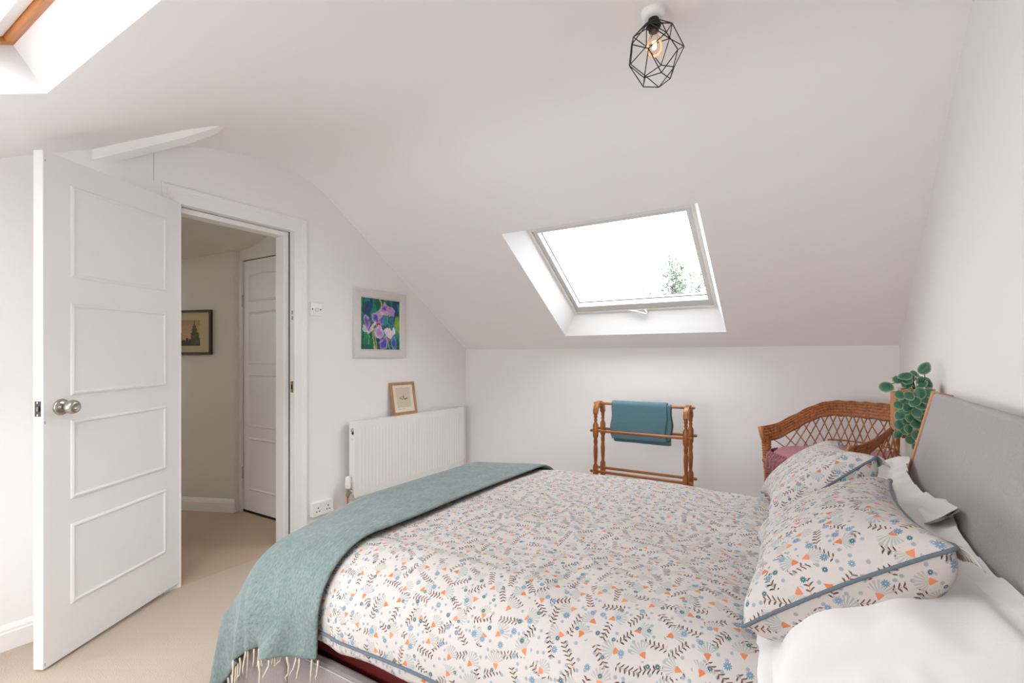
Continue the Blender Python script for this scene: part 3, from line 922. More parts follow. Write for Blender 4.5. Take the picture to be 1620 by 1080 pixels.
wT, wB, wu, wv = inflate(.88, .58, 50, 34, seed=11, press=.00035, flange=3)
def squash(T, B, u, v, half, full, halfb=None, pw=1.0, wrk=0):
    zt = float(np.abs(T[..., 2]).max())
    cr = (fbm(u*16+3, v*16, 5)-.5)*.012*np.minimum(1, np.maximum(np.abs(u)/np.abs(u).max(), np.abs(v)/np.abs(v).max())**3)
    for A, s_ in ((T, 1), (B, -1)):
        zn = A[..., 2]/zt; A[..., 2] = np.sign(zn)*np.abs(zn)**pw*(half if s_ > 0 else (halfb or half))
        A[..., 0] = A[..., 0]*(1-full)+u*.95*full; A[..., 1] = A[..., 1]*(1-full)+v*.93*full
        A[1:-1, 1:-1, 2] += cr[1:-1, 1:-1]
        if wrk: A[..., 2] += wrk*(fbm(u*7+v*9+20, v*5-u*3+20, 31, 3)-.45)*np.minimum(1, np.abs(zn)*4)*s_
squash(fT, fB, fu, fv, .085, .5, .145, .62); squash(gT, gB, gu, gv, .072, .5, .12, .62); squash(wT, wB, wu, wv, .062, .35, None, .8, .075)
def droop(A):
    A = A.copy(); e = np.maximum(A[..., 0]-.22, 0); A[..., 2] -= 2.6*e**2; A[..., 0] -= .9*e**2
    A[..., 1] = A[..., 1]*.86+.035
    return A
# white pair against the headboard (u runs towards -Y so that w points up and out)
pillow('pillow', 'plain white pillow against the headboard, the one nearer the plant', wT, wB, wu, wv, frame_mat((.045, 1.92, .70), (.42, 0, .22), (0, -1, 0)), 'linen', 'white pillows against the headboard')
pillow('pillow', 'plain white pillow against the headboard, spilling over the near bed edge', wT, wB, wu, wv, frame_mat((.058, 1.345, .695), (.42, 0, .20), (.0, -1, .0)), 'linen', 'white pillows against the headboard', bendfn=droop)
pillow('floral_pillow', 'floral pillow propped in front, the one closer to the wicker chair', gT, gB, gu, gv, frame_mat((-.025, 1.98, .770), (.26, .05, .22), (.02, -1, 0)), 'floral', 'floral pillows on the bed', 'piping', (.3, .1))
pillow('floral_pillow', 'floral pillow propped in front, nearest of the pillows to the bed edge', fT, fB, fu, fv, frame_mat((.022, 1.335, .765), (.31, .02, .205), (.0, -1, .0)), 'floral', 'floral pillows on the bed', 'piping', (.9, .55))
# white fitted sheet showing between duvet and headboard
m = MB(); sg = np.zeros((16, 40, 3))
for i in range(16):
    for j in range(40):
        x = -.16+.37*i/15; q = .66+(2.62-.66)*j/39
        r = .06; y0, y1, zt = .972, 2.312, .487
        dn = max(y0+r-q, 0); df = max(q-(y1-r), 0); d = max(dn, df); sg_ = -1 if dn > df else 1
        th = min(d/r, PI/2); out = r*math.sin(th); drop = r*(1-math.cos(th))+max(d-r*PI/2, 0)
        yb = min(max(q, y0+r), y1-r)
        wv_ = .008*math.sin(x*40+j)*min(1, d/.2)
        sg[i, j] = (x, yb+sg_*(out+wv_), max(zt-drop+.006*math.sin(x*25+q*9), .30))
m.grid(sg)
tag(m.build('fitted_sheet', MAT['linen'], smooth=True, fixn=False, solid=.004, solid_off=1), 'white bed sheet showing at the head end below the pillows', 'sheet')

# ================================================================== added gable window left of the open door, unseen, lets in more daylight
r = thing('added_window_3', 'added unseen white gable window in the left wall beyond the open door', 'window', (XL, (W3[0]+W3[1])/2, W3[2]), kind='structure')
ym_ = (W3[0]+W3[1])/2
for a, b_, c, d in ((W3[0], W3[0]+.04, W3[2], W3[3]), (W3[1]-.04, W3[1], W3[2], W3[3]), (W3[0]+.04, W3[1]-.04, W3[2], W3[2]+.04), (W3[0]+.04, W3[1]-.04, W3[3]-.04, W3[3]), (ym_-.02, ym_+.02, W3[2]+.04, W3[3]-.04)):
    m = MB(); m.box(XL-.09, XL-.04, a, b_, c, d); m.build('frame_bar', MAT['frame'], r, bevel=.003)
for a, b_ in ((W3[0]+.04, ym_-.02), (ym_+.02, W3[1]-.04)):
    m = MB(); m.add([(XL-.065, a, W3[2]+.04), (XL-.065, b_, W3[2]+.04), (XL-.065, b_, W3[3]-.04), (XL-.065, a, W3[3]-.04)], [(0, 1, 2, 3)]); m.build('pane', MAT['glass'], r)
portal('added_gable_portal', (XL-.13, ym_, (W3[2]+W3[3])/2), (1, 0, 0), W3[3]-W3[2], W3[1]-W3[0], (0, 0, 1))

r = thing('added_window_4', 'added unseen white low casement window in the near knee wall behind the viewer', 'window', ((W5[0]+W5[1])/2, YN, W5[2]), kind='structure')  # added window, lights the room from behind the camera
xm_ = (W5[0]+W5[1])/2
for a, b_, c, d in ((W5[0], W5[0]+.04, W5[2], W5[3]), (W5[1]-.04, W5[1], W5[2], W5[3]), (W5[0]+.04, W5[1]-.04, W5[2], W5[2]+.04), (W5[0]+.04, W5[1]-.04, W5[3]-.04, W5[3]), (xm_-.02, xm_+.02, W5[2]+.04, W5[3]-.04)):
    m = MB(); m.box(a, b_, YN-.08, YN-.03, c, d); m.build('frame_bar', MAT['frame'], r, bevel=.003)
for a, b_ in ((W5[0]+.04, xm_-.02), (xm_+.02, W5[1]-.04)):
    m = MB(); m.add([(a, YN-.055, W5[2]+.04), (b_, YN-.055, W5[2]+.04), (b_, YN-.055, W5[3]-.04), (a, YN-.055, W5[3]-.04)], [(0, 1, 2, 3)]); m.build('pane', MAT['glass'], r)
portal('added_casement_portal', (xm_, YN-.12, (W5[2]+W5[3])/2), (0, 1, 0), W5[1]-W5[0], W5[3]-W5[2])

# ================================================================== radiator
rad = thing('radiator', 'white ribbed panel radiator on the left wall', 'radiator', (-2.75, 2.91, .218))
RX, RY0, RY1, RZ0, RZ1 = -2.70, 2.302, 3.522, .218, .738
m = MB(); ys = [RY0]; hs = [0]
nrib = 36; pitch = (RY1-RY0-.06)/nrib
prof = [(RY0, 0), (RY0+.028, 0)]
for k in range(nrib):
    y = RY0+.03+k*pitch
    prof += [(y+pitch*.12, 0), (y+pitch*.28, .0032), (y+pitch*.72, .0032), (y+pitch*.88, 0)]
prof += [(RY1-.028, 0), (RY1, 0)]
zs = [(RZ0, 0), (RZ0+.040, 0), (RZ0+.058, 1), (RZ1-.058, 1), (RZ1-.040, 0), (RZ1, 0)]
m.grid([[(RX+h*f-.0032, y, z) for z, f in zs] for y, h in prof])
m.build('front_panel', MAT['rad'], rad, fixn=False, solid=.012, solid_off=1 if False else -1)
m = MB(); m.box(RX-.06, RX-.018, RY0+.01, RY1-.01, RZ0+.01, RZ1-.01); m.build('back_panel', MAT['rad'], rad, bevel=.006)
m = MB(); m.box(RX-.062, RX-.004, RY0-.004, RY1+.004, RZ1-.004, RZ1+.001); tg = m.build('top_grille', MAT['rad'], rad, bevel=.002)
for y0 in (RY0-.0045, RY1+.0005):
    m = MB(); m.box(RX-.062, RX-.004, y0, y0+.004, RZ0+.02, RZ1-.002); m.build('side_panel', MAT['rad'], rad, bevel=.001)
m = MB(); m.lathe([(0, 0), (.013, 0), (.013, .004), (.006, .005), (.006, .014), (0, .014)], 14, lambda x, y, z: (RX-.026+x, RY0-.004-z, .682+y)); m.build('bleed_plug', MAT['chrome'], rad, smooth=True)
m = MB(); m.lathe([(0, 0), (.011, 0), (.011, .001), (0, .001)], 14, lambda x, y, z: (RX-.024+x, RY0-.005-z, .664+y*1.3)); m.build('plug_hole', MAT['hole'], rad)
m = MB(); m.box(RX-.040, RX-.018, RY0-.0058, RY0-.0046, .612, .624); m.build('sticker', MAT['cream'], rad)
for y in (2.6, 3.25):
    m = MB(); m.box(XL+.001, RX-.058, y-.02, y+.02, .32, .62); m.build('wall_bracket', MAT['rad'], rad)
vx, vy = RX-.03, 2.262
vr = MB(); vr.lathe([(0, .372), (.008, .372), (.015, .366), (.017, .350), (.0175, .325), (.021, .322), (.021, .296), (.018, .290), (0, .290)], 18, lambda x, y, z: (vx+x, vy+y, z)); v_o = vr.build('thermostatic_head', MAT['plastic'], rad, smooth=True)
smoothed(v_o, 40)
for k in range(10):
    a = k*PI/5; m = MB(); m.tube([(vx+.0175*math.cos(a), vy+.0175*math.sin(a), .326), (vx+.016*math.cos(a), vy+.016*math.sin(a), .36)], .002, 6); m.build('grip_rib', MAT['plastic'], v_o)
m = MB(); m.lathe([(.013, .290), (.016, .286), (.016, .272), (.011, .268), (.011, .250), (.014, .248), (.014, .236), (.008, .234)], 14, lambda x, y, z: (vx+x, vy+y, z)); m.tube([(vx, vy, .262), (vx, RY0+.005, .262)], .009, 12); m.tube([(vx, vy+.016, .262), (vx, vy+.028, .262)], .0135, 6)
m.build('valve_body', MAT['chrome'], rad)
m = MB(); m.tube([(vx, vy, .236), (vx, vy, .0)], .0075, 12); m.build('supply_pipe', MAT['copper'], rad, smooth=True)
m = MB(); m.tube([(vx, RY1+.05, .0), (vx, RY1+.05, .262), (vx, RY1-.005, .262)], .008, 10); m.build('return_pipe', MAT['rad'], rad)

# ================================================================== wall plates
def plate(name, label, cat_, y0, y1, z0, z1, d):
    r = thing(name, label, cat_, (XL, (y0+y1)/2, (z0+z1)/2))
    m = MB(); m.box(XL, XL+d, y0, y1, z0, z1); m.build('plate', MAT['plastic'], r, bevel=.003)
    return r
sw = plate('dimmer_switch', 'small white dimmer switch plate beside the door frame', 'switch', 2.016, 2.102, 1.458, 1.544, .009)
m = MB(); m.lathe([(0.013, 0), (.013, .008), (.011, .011), (0, .012)], 18, lambda x, y, z: (XL+.009+z, 2.060+x, 1.498+y)); m.build('knob', MAT['plastic'], sw, smooth=True)
for y in (2.029, 2.089):
    m = MB(); m.lathe([(0, 0), (.0042, 0), (.0038, .001), (0, .0012)], 10, lambda x, q, z: (XL+.009+z, y+x, 1.501+q*1.4)); m.build('screw', MAT['hole'], sw)
so = plate('double_socket', 'white double plug socket low on the wall beside the radiator', 'socket', 2.012, 2.170, .150, .238, .034)
for c in (2.052, 2.130):
    m = MB(); m.box(XL+.034, XL+.038, c-.008+.026*(1 if c < 2.09 else -1), c+.008+.026*(1 if c < 2.09 else -1), .212, .230); m.build('rocker', MAT['plastic'], so, bevel=.001)
    for dy, dz, w_, h_ in ((0, .020, .0035, .005), (-.011, -.002, .005, .003), (.011, -.002, .005, .003)):
        m = MB(); m.box(XL+.0335, XL+.0345, c+dy-w_, c+dy+w_, .182+dz-h_, .182+dz+h_); m.build('pin_hole', MAT['hole'], so)

# ================================================================== pictures
def painted(name, P00, PU, PV, nu, nv, colfn, par, mat_name, rough=.5):
    """flat printed/painted sheet: a fine grid with a colour attribute computed here"""
    us = np.linspace(0, 1, nu+1); vs_ = np.linspace(0, 1, nv+1)
    P00, PU, PV = map(np.array, (P00, PU, PV))
    G = P00+us[:, None, None]*PU+vs_[None, :, None]*PV
    m = MB(); m.grid(G); mt_, t, b = new_mat(mat_name, rough, .3)
    o = m.build(name, mt_, par, fixn=False)
    U, Vv = np.meshgrid((us), (vs_), indexing='ij')
    c = np.clip(colfn(U, Vv), 0, 1)
    at = o.data.color_attributes.new('paint', 'FLOAT_COLOR', 'POINT')
    rgba = np.ones((U.size, 4)); rgba[:, :3] = c.reshape(-1, 3)
    at.data.foreach_set('color', rgba.ravel())
    a = t.nodes.new('ShaderNodeVertexColor'); a.layer_name = 'paint'
    t.links.new(a.outputs['Color'], b.inputs['Base Color'])
    return o

def iris(U, V_):
    U0, V0 = U, V_
    U = U0+.13*(fbm(U0*8, V0*8, 51)-.47); V_ = V0+.13*(fbm(U0*8+7, V0*8, 61)-.47)
    n1 = fbm(U*14, V_*3.5, 21); n2 = fbm(U*9+4, V_*2.6, 33); n3 = vnoise(U*40, V_*12, 5)
    def C(*c): return np.array(c)[None, None, :]
    col = C(.008, .10, .075)*np.ones(U.shape+(1,))
    def mix(col, c, f): return col*(1-f[..., None])+np.array(c)*f[..., None]
    col = mix(col, (.012, .24, .10), ss((n1-.40)/.12)); col = mix(col, (.01, .05, .16), ss((n2-.52)/.10))
    col = mix(col, (.02, .26, .22), ss((fbm(U*7, V_*7, 8)-.50)/.10)*.8)
    col = mix(col, (.015, .04, .06), ss((n3-.72)/.12)*.6)
    col = mix(col, (.24, .42, .05), ss((U-.80)/.15)*ss((V_-.28)/.1)*ss((.72-V_)/.1)*ss((n1-.32)/.15))
    col = mix(col, (.005, .03, .05), ss((.28-V_)/.2)*.6)
    def stroke(col, pts, wd, c):
        f = np.zeros(U.shape)
        for (x0, y0), (x1, y1) in zip(pts[:-1], pts[1:]):
            dx, dy = x1-x0, y1-y0; L2 = dx*dx+dy*dy
            t_ = np.clip(((U-x0)*dx+(V_-y0)*dy)/L2, 0, 1)
            d = np.hypot(U-x0-t_*dx, V_-y0-t_*dy); f = np.maximum(f, ss((wd-d)/(wd*.5)))
        return mix(col, c, f)
    col = stroke(col, [(.36, 0), (.37, .2), (.33, .40)], .022, (.30, .36, .07))
    col = stroke(col, [(.34, 0), (.30, .25), (.31, .42)], .012, (.55, .45, .12))
    col = stroke(col, [(.18, .1), (.20, .25), (.12, .45)], .02, (.16, .40, .10))
    col = stroke(col, [(.49, 1), (.50, .80), (.40, .70)], .02, (.50, .50, .12))
    col = stroke(col, [(.72, 0), (.70, .12), (.67, .2)], .02, (.20, .40, .08))
    def petal(col, cx, cy, rx, ry, an, ci, ce, seed):
        a = math.radians(an); x = (U-cx)*math.cos(a)+(V_-cy)*math.sin(a); y = -(U-cx)*math.sin(a)+(V_-cy)*math.cos(a)
        wob = 1+.18*(vnoise(np.arctan2(y/ry, x/rx)*1.7+9, U*0+seed, seed)-.5)
        r_ = np.hypot(x/rx, y/ry)/wob
        f = ss((1-r_)/.10); g = ss((r_-.35)/.5); st = fbm(x*30+seed, y*8, seed)
        inner = np.array(ci)*(1-g[..., None])+np.array(ce)*g[..., None]
        inner = inner*(.65+.7*st[..., None])
        rim = ss((r_-.80)/.1)*ss((1.02-r_)/.05)*.4*(st > .42)
        inner = inner*(1-rim[..., None])+np.array((.72, .66, .80))*rim[..., None]
        return col*(1-f[..., None])+inner*f[..., None]
    L = (.42, .26, .52); LP = (.60, .40, .60); DP = (.12, .07, .34); BL = (.06, .07, .42); WH = (.74, .60, .70)
    for q in ((.13, .55, .07, .14, 10, DP, L, 1), (.18, .48, .06, .13, -10, L, DP, 2), (.10, .40, .10, .05, -35, (.3, .5, .6), WH, 3),
              (.60, .82, .12, .12, 0, DP, L, 4), (.74, .77, .125, .115, 30, L, (.36, .20, .46), 5), (.52, .70, .16, .09, 8, LP, L, 6),
              (.63, .70, .05, .05, 0, (.75, .25, .15), LP, 7), (.36, .60, .09, .13, 10, BL, L, 8), (.50, .55, .08, .08, 40, DP, L, 9),
              (.76, .58, .10, .10, 20, (.02, .20, .26), (.02, .08, .20), 10), (.58, .58, .07, .10, 0, (.03, .30, .34), (.04, .20, .36), 20),
              (.42, .47, .09, .04, 0, (.30, .05, .06), (.40, .14, .10), 11), (.25, .40, .14, .035, 50, LP, WH, 12), (.46, .35, .12, .12, -30, L, LP, 13),
              (.70, .34, .10, .11, 20, WH, (.80, .70, .76), 14), (.83, .36, .09, .07, 45, (.80, .70, .66), (.60, .55, .80), 15), (.70, .22, .06, .04, 0, (.25, .10, .05), (.30, .16, .2), 16),
              (.58, .13, .10, .13, -10, BL, L, 17), (.86, .12, .09, .15, 15, (.03, .08, .36), (.10, .24, .55), 18), (.50, .19, .05, .08, -40, L, BL, 19)):
        col = petal(col, *q)
    return col*(.8+.4*vnoise(U*70, V_*70, 77)[..., None])

def framed(name, label, y0, y1, z0, z1, wd, x_back, x_front, mat, tilt=0.0):
    """picture frame on or near the left wall; tilt leans the top back towards the wall"""
    r = thing(name, label, 'picture', (x_back, (y0+y1)/2, z0))
    def f(y, z, x): return (x-tilt*(z-z0), y, z)
    sec = [(0, 0), (1, 0), (1, .55), (.82, .95), (.3, 1), (0, .9)]
    n = len(sec)
    corners = [(y0, z0, 1, 1), (y1, z0, -1, 1), (y1, z1, -1, -1), (y0, z1, 1, -1)]
    for c in range(4):
        d = (c+1) % 4; m = MB(); vs = []
        for cc in (c, d):
            cy, cz, sy, sz = corners[cc]
            for q, h in sec: vs.append(f(cy+sy*q*wd, cz+sz*q*wd, x_back+h*(x_front-x_back)))
        fs = [tuple(range(n)), tuple(range(2*n-1, n-1, -1))]+[(k, (k+1) % n, n+(k+1) % n, n+k) for k in range(n)]
        m.add(vs, fs); m.build('frame_side', MAT[mat], r)
    return r, f
pic, pf = framed('flower_painting', 'iris flower painting in a pale limed frame above the radiator', 2.363, 2.869, 1.184, 1.684, .062, XL+.001, XL+.026, 'picframe')
painted('canvas', pf(2.424, 1.244, XL+.013), (0, .384, 0), (0, 0, .382), 110, 110, iris, pic, 'oil_paint', .45)
def shipprint(U, V_):
    col = np.ones(U.shape+(3,))*np.array((.78, .69, .57)); n = fbm(U*30, V_*30, 3)
    inn = (abs(U-.5) < .34)*(abs(V_-.53) < .36)
    col[inn] = (.64, .54, .41)
    ed = inn*~((abs(U-.5) < .325)*(abs(V_-.53) < .345)); col[ed] = (.55, .46, .36)
    ship = (abs(V_-.50-.03*np.sin(U*9)) < .022)*(abs(U-.50) < .20)*(n > .36); col[ship] = (.10, .10, .10)
    mast = (abs(U-.50) < .018)*(V_ > .5)*(V_ < .62); col[mast] = (.14, .13, .12)
    s2 = (abs(V_-.545) < .02)*(abs(U-.46) < .09)*(n > .42); col[s2] = (.16, .15, .14)
    tx = (abs(V_-.115) < .008)*(abs(U-.35) < .16)*(n > .45); col[tx] = (.5, .42, .33)
    return col
sp_, spf = framed('small_framed_print', 'small oak-framed ship print leaning on top of the radiator', 2.705, 2.965, .7392, .989, .020, RX-.056, RX-.040, 'smframe', .165)
painted('print', spf(2.724, .758, RX-.050), (0, .222, 0), (-.165*.212, 0, .212), 90, 90, shipprint, sp_, 'print_paper', .4)

def skyline(U, V_):
    # U runs from the right-hand edge of the picture towards the left
    u = 1-U
    col = np.ones(U.shape+(3,))*np.array((.50, .42, .25))
    inn = (u > .06)*(u < .80)*(V_ > .17)*(V_ < .80); n = fbm(U*40, V_*40, 4)
    sky = np.ones(U.shape+(3,))*np.array((.52, .32, .17)); sky *= (.85+.3*n)[..., None]
    sky = sky*(1-.25*ss((V_-.55)/.25))[..., None]
    col[inn] = sky[inn]
    h = np.full(U.shape, .27)
    for a, b_, t_ in ((.06, .30, .40), (.12, .24, .47), (.30, .42, .48), (.34, .39, .60), (.42, .50, .31), (.50, .56, .36), (.56, .62, .33), (.61, .77, .50), (.63, .74, .60), (.645, .72, .66), (.655, .70, .70), (.668, .688, .78), (.77, .80, .36)):
        h = np.where((u > a)*(u < b_), np.maximum(h, t_), h)
    b = inn*(V_ < h); lit = ((np.floor(u*60)+np.floor(V_*40)) % 3 == 0)*(n > .5)
    bc = np.ones(U.shape+(3,))*np.array((.045, .042, .022)); bc[(u > .62)*(u < .80)] = (.075, .075, .035); bc[lit] *= 2.2
    col[b] = bc[b]
    ln = inn*(V_ < .185); col[ln] = (.02, .015, .01)
    return col
hp = thing('framed_city_print', 'dark-framed sepia city skyline print on the hall wall', 'picture', hallw(.45, .02, 1.21))
def hpf(l, n, z): return hallw(l, n, z)
l0, l1, z0, z1, wd = .205, .70, 1.208, 1.556, .018
for (a, b_, c, d) in ((l0, l0+wd, z0, z1), (l1-wd, l1, z0, z1), (l0+wd, l1-wd, z0, z0+wd), (l0+wd, l1-wd, z1-wd, z1)):
    m = MB(); m.box(a, b_, .002, .024, c, d, fn=hpf); m.build('frame_side', MAT['hallframe'], hp, bevel=.002)
P0 = np.array(hpf(l0+wd-.002, .012, z0+wd-.002)); PU = np.array(hpf(l1-wd+.002, .012, z0+wd-.002))-P0
painted('print', tuple(P0), tuple(PU), (0, 0, z1-z0-2*wd+.004), 150, 110, skyline, hp, 'sepia_print', .5)

# ================================================================== ceiling lamp with wire cage
LX, LY = -.472, 1.665; LZ = ceil_z(LY)
lamp = thing('ceiling_lamp', 'black geometric wire cage lamp with a glowing filament bulb', 'lamp', (LX, LY, LZ))
tilt = Matrix.Rotation(math.radians(-2), 3, Vector((-math.sin(.5563), math.cos(.5563), 0)))
def lp_(x, y, z): p = tilt @ Vector((x*.92, y*.92, z*.90)); return (LX+p.x, LY+p.y, LZ+p.z)
m = MB(); m.lathe([(0, .02), (.043, .02), (.044, -.012), (.040, -.024), (.030, -.030), (0, -.030)], 28, lp_); m.build('ceiling_rose', MAT['plastic'], lamp, smooth=True)
m = MB(); m.lathe([(.017, -.026), (.020, -.034), (.020, -.052), (.026, -.054), (.026, -.060), (.019, -.062), (.018, -.078), (.012, -.080)], 20, lp_); m.build('lamp_holder', MAT['black'], lamp, smooth=False)
bm_, bt, bb = new_mat('clear_bulb_glass', .05, .5)
b1 = bt.nodes.new('ShaderNodeBsdfTransparent'); b2 = bt.nodes.new('ShaderNodeBsdfGlossy'); bx_ = bt.nodes.new('ShaderNodeMixShader'); b1.inputs[0].default_value = (.98, .93, .87, 1)
lw = bt.nodes.new('ShaderNodeLayerWeight'); lw.inputs[0].default_value = .25
bt.links.new(lw.outputs['Fresnel'], bx_.inputs[0]); bt.links.new(b1.outputs[0], bx_.inputs[1]); bt.links.new(b2.outputs[0], bx_.inputs[2]); bt.links.new(bx_.outputs[0], bt.nodes['Material Output'].inputs['Surface'])
m = MB(); m.lathe([(.013, -.078), (.014, -.090), (.020, -.105), (.028, -.125), (.030, -.140), (.026, -.156), (.014, -.168), (0, -.170)], 20, lp_); bulb = m.build('bulb', bm_, lamp, smooth=True)
fm, ft, fb = new_mat('glowing_filament', .5); fb.inputs['Emission Color'].default_value = (1, .52, .18, 1); fb.inputs['Emission Strength'].default_value = 2.2
m = MB(); m.tube([lp_(.006*math.cos(t*3), .006*math.sin(t*3), -.112-.004*t) for t in np.linspace(0, 8, 40)], .0022, 6); m.build('filament', fm, bulb)
rings = [[(.034, 0, -.048)], ]
def ring(n, r, z, ph): return [(r*math.cos(2*PI*k/n+ph), r*math.sin(2*PI*k/n+ph), z) for k in range(n)]
R0 = ring(5, .030, -.050, .35); R1 = ring(5, .074, -.085, .35+PI/5); R2 = ring(5, .104, -.150, .35); R3 = ring(5, .092, -.190, .35+PI/5); R4 = ring(5, .052, -.262, .35)
ED = []
for k in range(5):
    l = (k+1) % 5
    ED += [(R0[k], R0[l]), (R0[k], R1[k]), (R0[l], R1[k]), (R1[k], R2[k]), (R1[k], R2[l]), (R1[k], R1[l]), (R2[k], R3[k]), (R3[k], R2[l]), (R3[k], R4[k]), (R3[k], R4[l]), (R4[k], R4[l])]
m = MB()
for a, b_ in ED: m.tube([lp_(*a), lp_(*b_)], .0017, 6)
for k in range(5): m.tube([lp_(.022*math.cos(2*PI*k/5+.35), .022*math.sin(2*PI*k/5+.35), -.055), lp_(*R0[k])], .0017, 6)
cg = m.build('wire_cage', MAT['black'], lamp); cg['label'] = 'black wire cage of triangles'; 

# ================================================================== towel rail
tr = thing('towel_rail', 'honey wooden towel rail with turned posts and arched ends', 'towel rail', (-1.02, 3.365, 0))
TYF, TYB = 3.295, 3.435
def turned(x, y):
    P_ = [(.017, 0), (.020, .02), (.014, .05), (.019, .10), (.019, .30)]
    m = MB()
    prof = [(.013, .0), (.018, .03), (.013, .08), (.0185, .13), (.0185, .20), (.012, .22), (.0195, .34), (.0195, .41), (.010, .43), (.013, .46), (.016, .52), (.013, .555), (.0105, .56), (.0125, .565), (.0155, .585), (.012, .605),
            (.0195, .625), (.0195, .705), (.009, .725), (.013, .738), (.009, .752), (.014, .760), (.012, .772), (.016, .785)]
    m.lathe(prof, 14, lambda a, b_, z: (x+a, y+b_, z))
    o = m.build('post', MAT['rail'], tr, smooth=True); smoothed(o, 50)
for x in (-1.345, -.722):
    turned(x, TYF); turned(x, TYB)
    m = MB(); yc = (TYF+TYB)/2; hr = (TYB-TYF)/2; sec_n = 16; vs = []
    arc = []
    for k in range(sec_n+1):
        a = PI*k/sec_n; c, s_ = math.cos(a), math.sin(a)
        arc.append([(x+dx, yc+(hr+dr)*c, .785+(hr+dr+.002)*s_*.98) for dx, dr in ((-.016, -.017), (.016, -.017), (.016, .017), (-.016, .017))])
    vs = [p for q in arc for p in q]; fs = [(0, 1, 2, 3), tuple(4*sec_n+i for i in (3, 2, 1, 0))]
    for i in range(sec_n):
        for k in range(4): fs.append((i*4+k, i*4+(k+1) % 4, (i+1)*4+(k+1) % 4, (i+1)*4+k))
    m.add(vs, fs); m.build('arch', MAT['rail'], tr, bevel=.004)
    m = MB(); m.box(x-.02, x+.02, TYF-.07, TYB+.07, 0, .03); m.build('foot', MAT['rail'], tr, bevel=.006)
for y, z in ((TYF, .662), (TYB, .662), (TYF, .372), (TYB, .372), ((TYF+TYB)/2, .853)):
    m = MB(); m.tube([(-1.385, y, z), (-1.38, y, z), (-1.0, y, z), (-.685, y, z), (-.680, y, z)], [.007, .0095, .0095, .0095, .007], 14); m.build('rail', MAT['railx'], tr, smooth=True)
# towel folded over the top rail
tw = thing('towel', 'folded blue towel hanging over the top rail of the wooden rack', 'towel', (-1.03, 3.365, .6))
def towel_layer(x0, x1, zf, zb, off, wob, seed):
    nx, ns = 26, 40; yc, zc = 3.365, .853; r = .0105+off; G = np.zeros((nx, ns, 3))
    lf = zc-zf; lb = zc-zb; arc = PI*r; tot = lf+arc+lb
    for i in range(nx):
        x = x0+(x1-x0)*i/(nx-1)
        for j in range(ns):
            s_ = tot*j/(ns-1)
            if s_ < lf: y, z = yc-r, zf+s_
            elif s_ < lf+arc:
                a = PI*(1-(s_-lf)/arc); y, z = yc+r*math.cos(a), zc+r*math.sin(a)
            else: y, z = yc+r, zc-(s_-lf-arc)
            k = min(1, abs(z-zc)/.12) if z < zc else 0
            n_ = float(fbm(np.array(x*11+seed), np.array(z*7), seed))-.5
            sgn = -1 if s_ < lf+arc/2 else 1
            G[i, j] = (x+.008*k*math.sin(z*30+seed), y+sgn*k*(.006+wob*abs(n_)*.5), z+.006*n_)
    return G
m = MB(); m.grid(towel_layer(-1.245, -.855, .612, .60, .013, .03, 3)); m.build('outer_fold', MAT['towel'], tw, smooth=True, fixn=False, solid=.011, solid_off=0, sub=1)
m = MB(); m.grid(towel_layer(-1.238, -.830, .622, .585, .0035, .0, 5)); m.build('inner_fold', MAT['towel'], tw, smooth=True, fixn=False, solid=.006, solid_off=0, sub=1)

# ================================================================== wicker chair
CC = np.array([-.075, 2.975]); CR = np.array([.655, -.755]); CBk = np.array([.755, .655])
ch = thing('wicker_chair', 'orange wicker tub chair with a latticed back in the corner', 'chair', (float(CC[0]), float(CC[1]), 0))
def cplan(ph, k=1.0, dep=.50, wid=.305):
    c, s_ = math.cos(ph), math.sin(ph)
    a = -wid*k*math.copysign(abs(c)**.75, c); b_ = dep*k*max(s_, 0)**.8
    p = CC+CR*a+CBk*b_; return p
def rim_h(ph): return .775+.155*float(ss(math.sin(ph)/.80))**.8
def rim_pt(ph, v):
    """v 0..1 across the band from lower inner edge to upper outer edge"""
    p = cplan(ph, .93+.11*v); return np.array([p[0], p[1], rim_h(ph)-.075*(1-v)**1.1])
PH = np.linspace(0.0, PI, 70)
for k in range(11):
    v = k/10; pts = []
    for i, ph in enumerate(PH):
        q = rim_pt(ph, v); q2 = rim_pt(ph, min(1, v+.01))
        up = .0022*math.sin(i*1.35+k*PI)
        c = cplan(ph, 1.0)-CC; nrm = np.array([c[0], c[1], 0])/max(np.linalg.norm(c), 1e-6)
        pts.append(tuple(q+np.array([nrm[0]*up*.6, nrm[1]*up*.6, up*.9])))
    m = MB(); m.tube(pts, .0060, 6); m.build('rim_cane', MAT['wicker' if k % 2 else 'wicker_d'], ch, smooth=True)
# solid weave behind the rim strands
m = MB(); m.grid([[tuple(rim_pt(ph, v)-np.array([0, 0, .002])) for v in np.linspace(0, 1, 6)] for ph in PH]); m.build('rim_core', MAT['wicker_d'], ch, fixn=False, solid=.004)
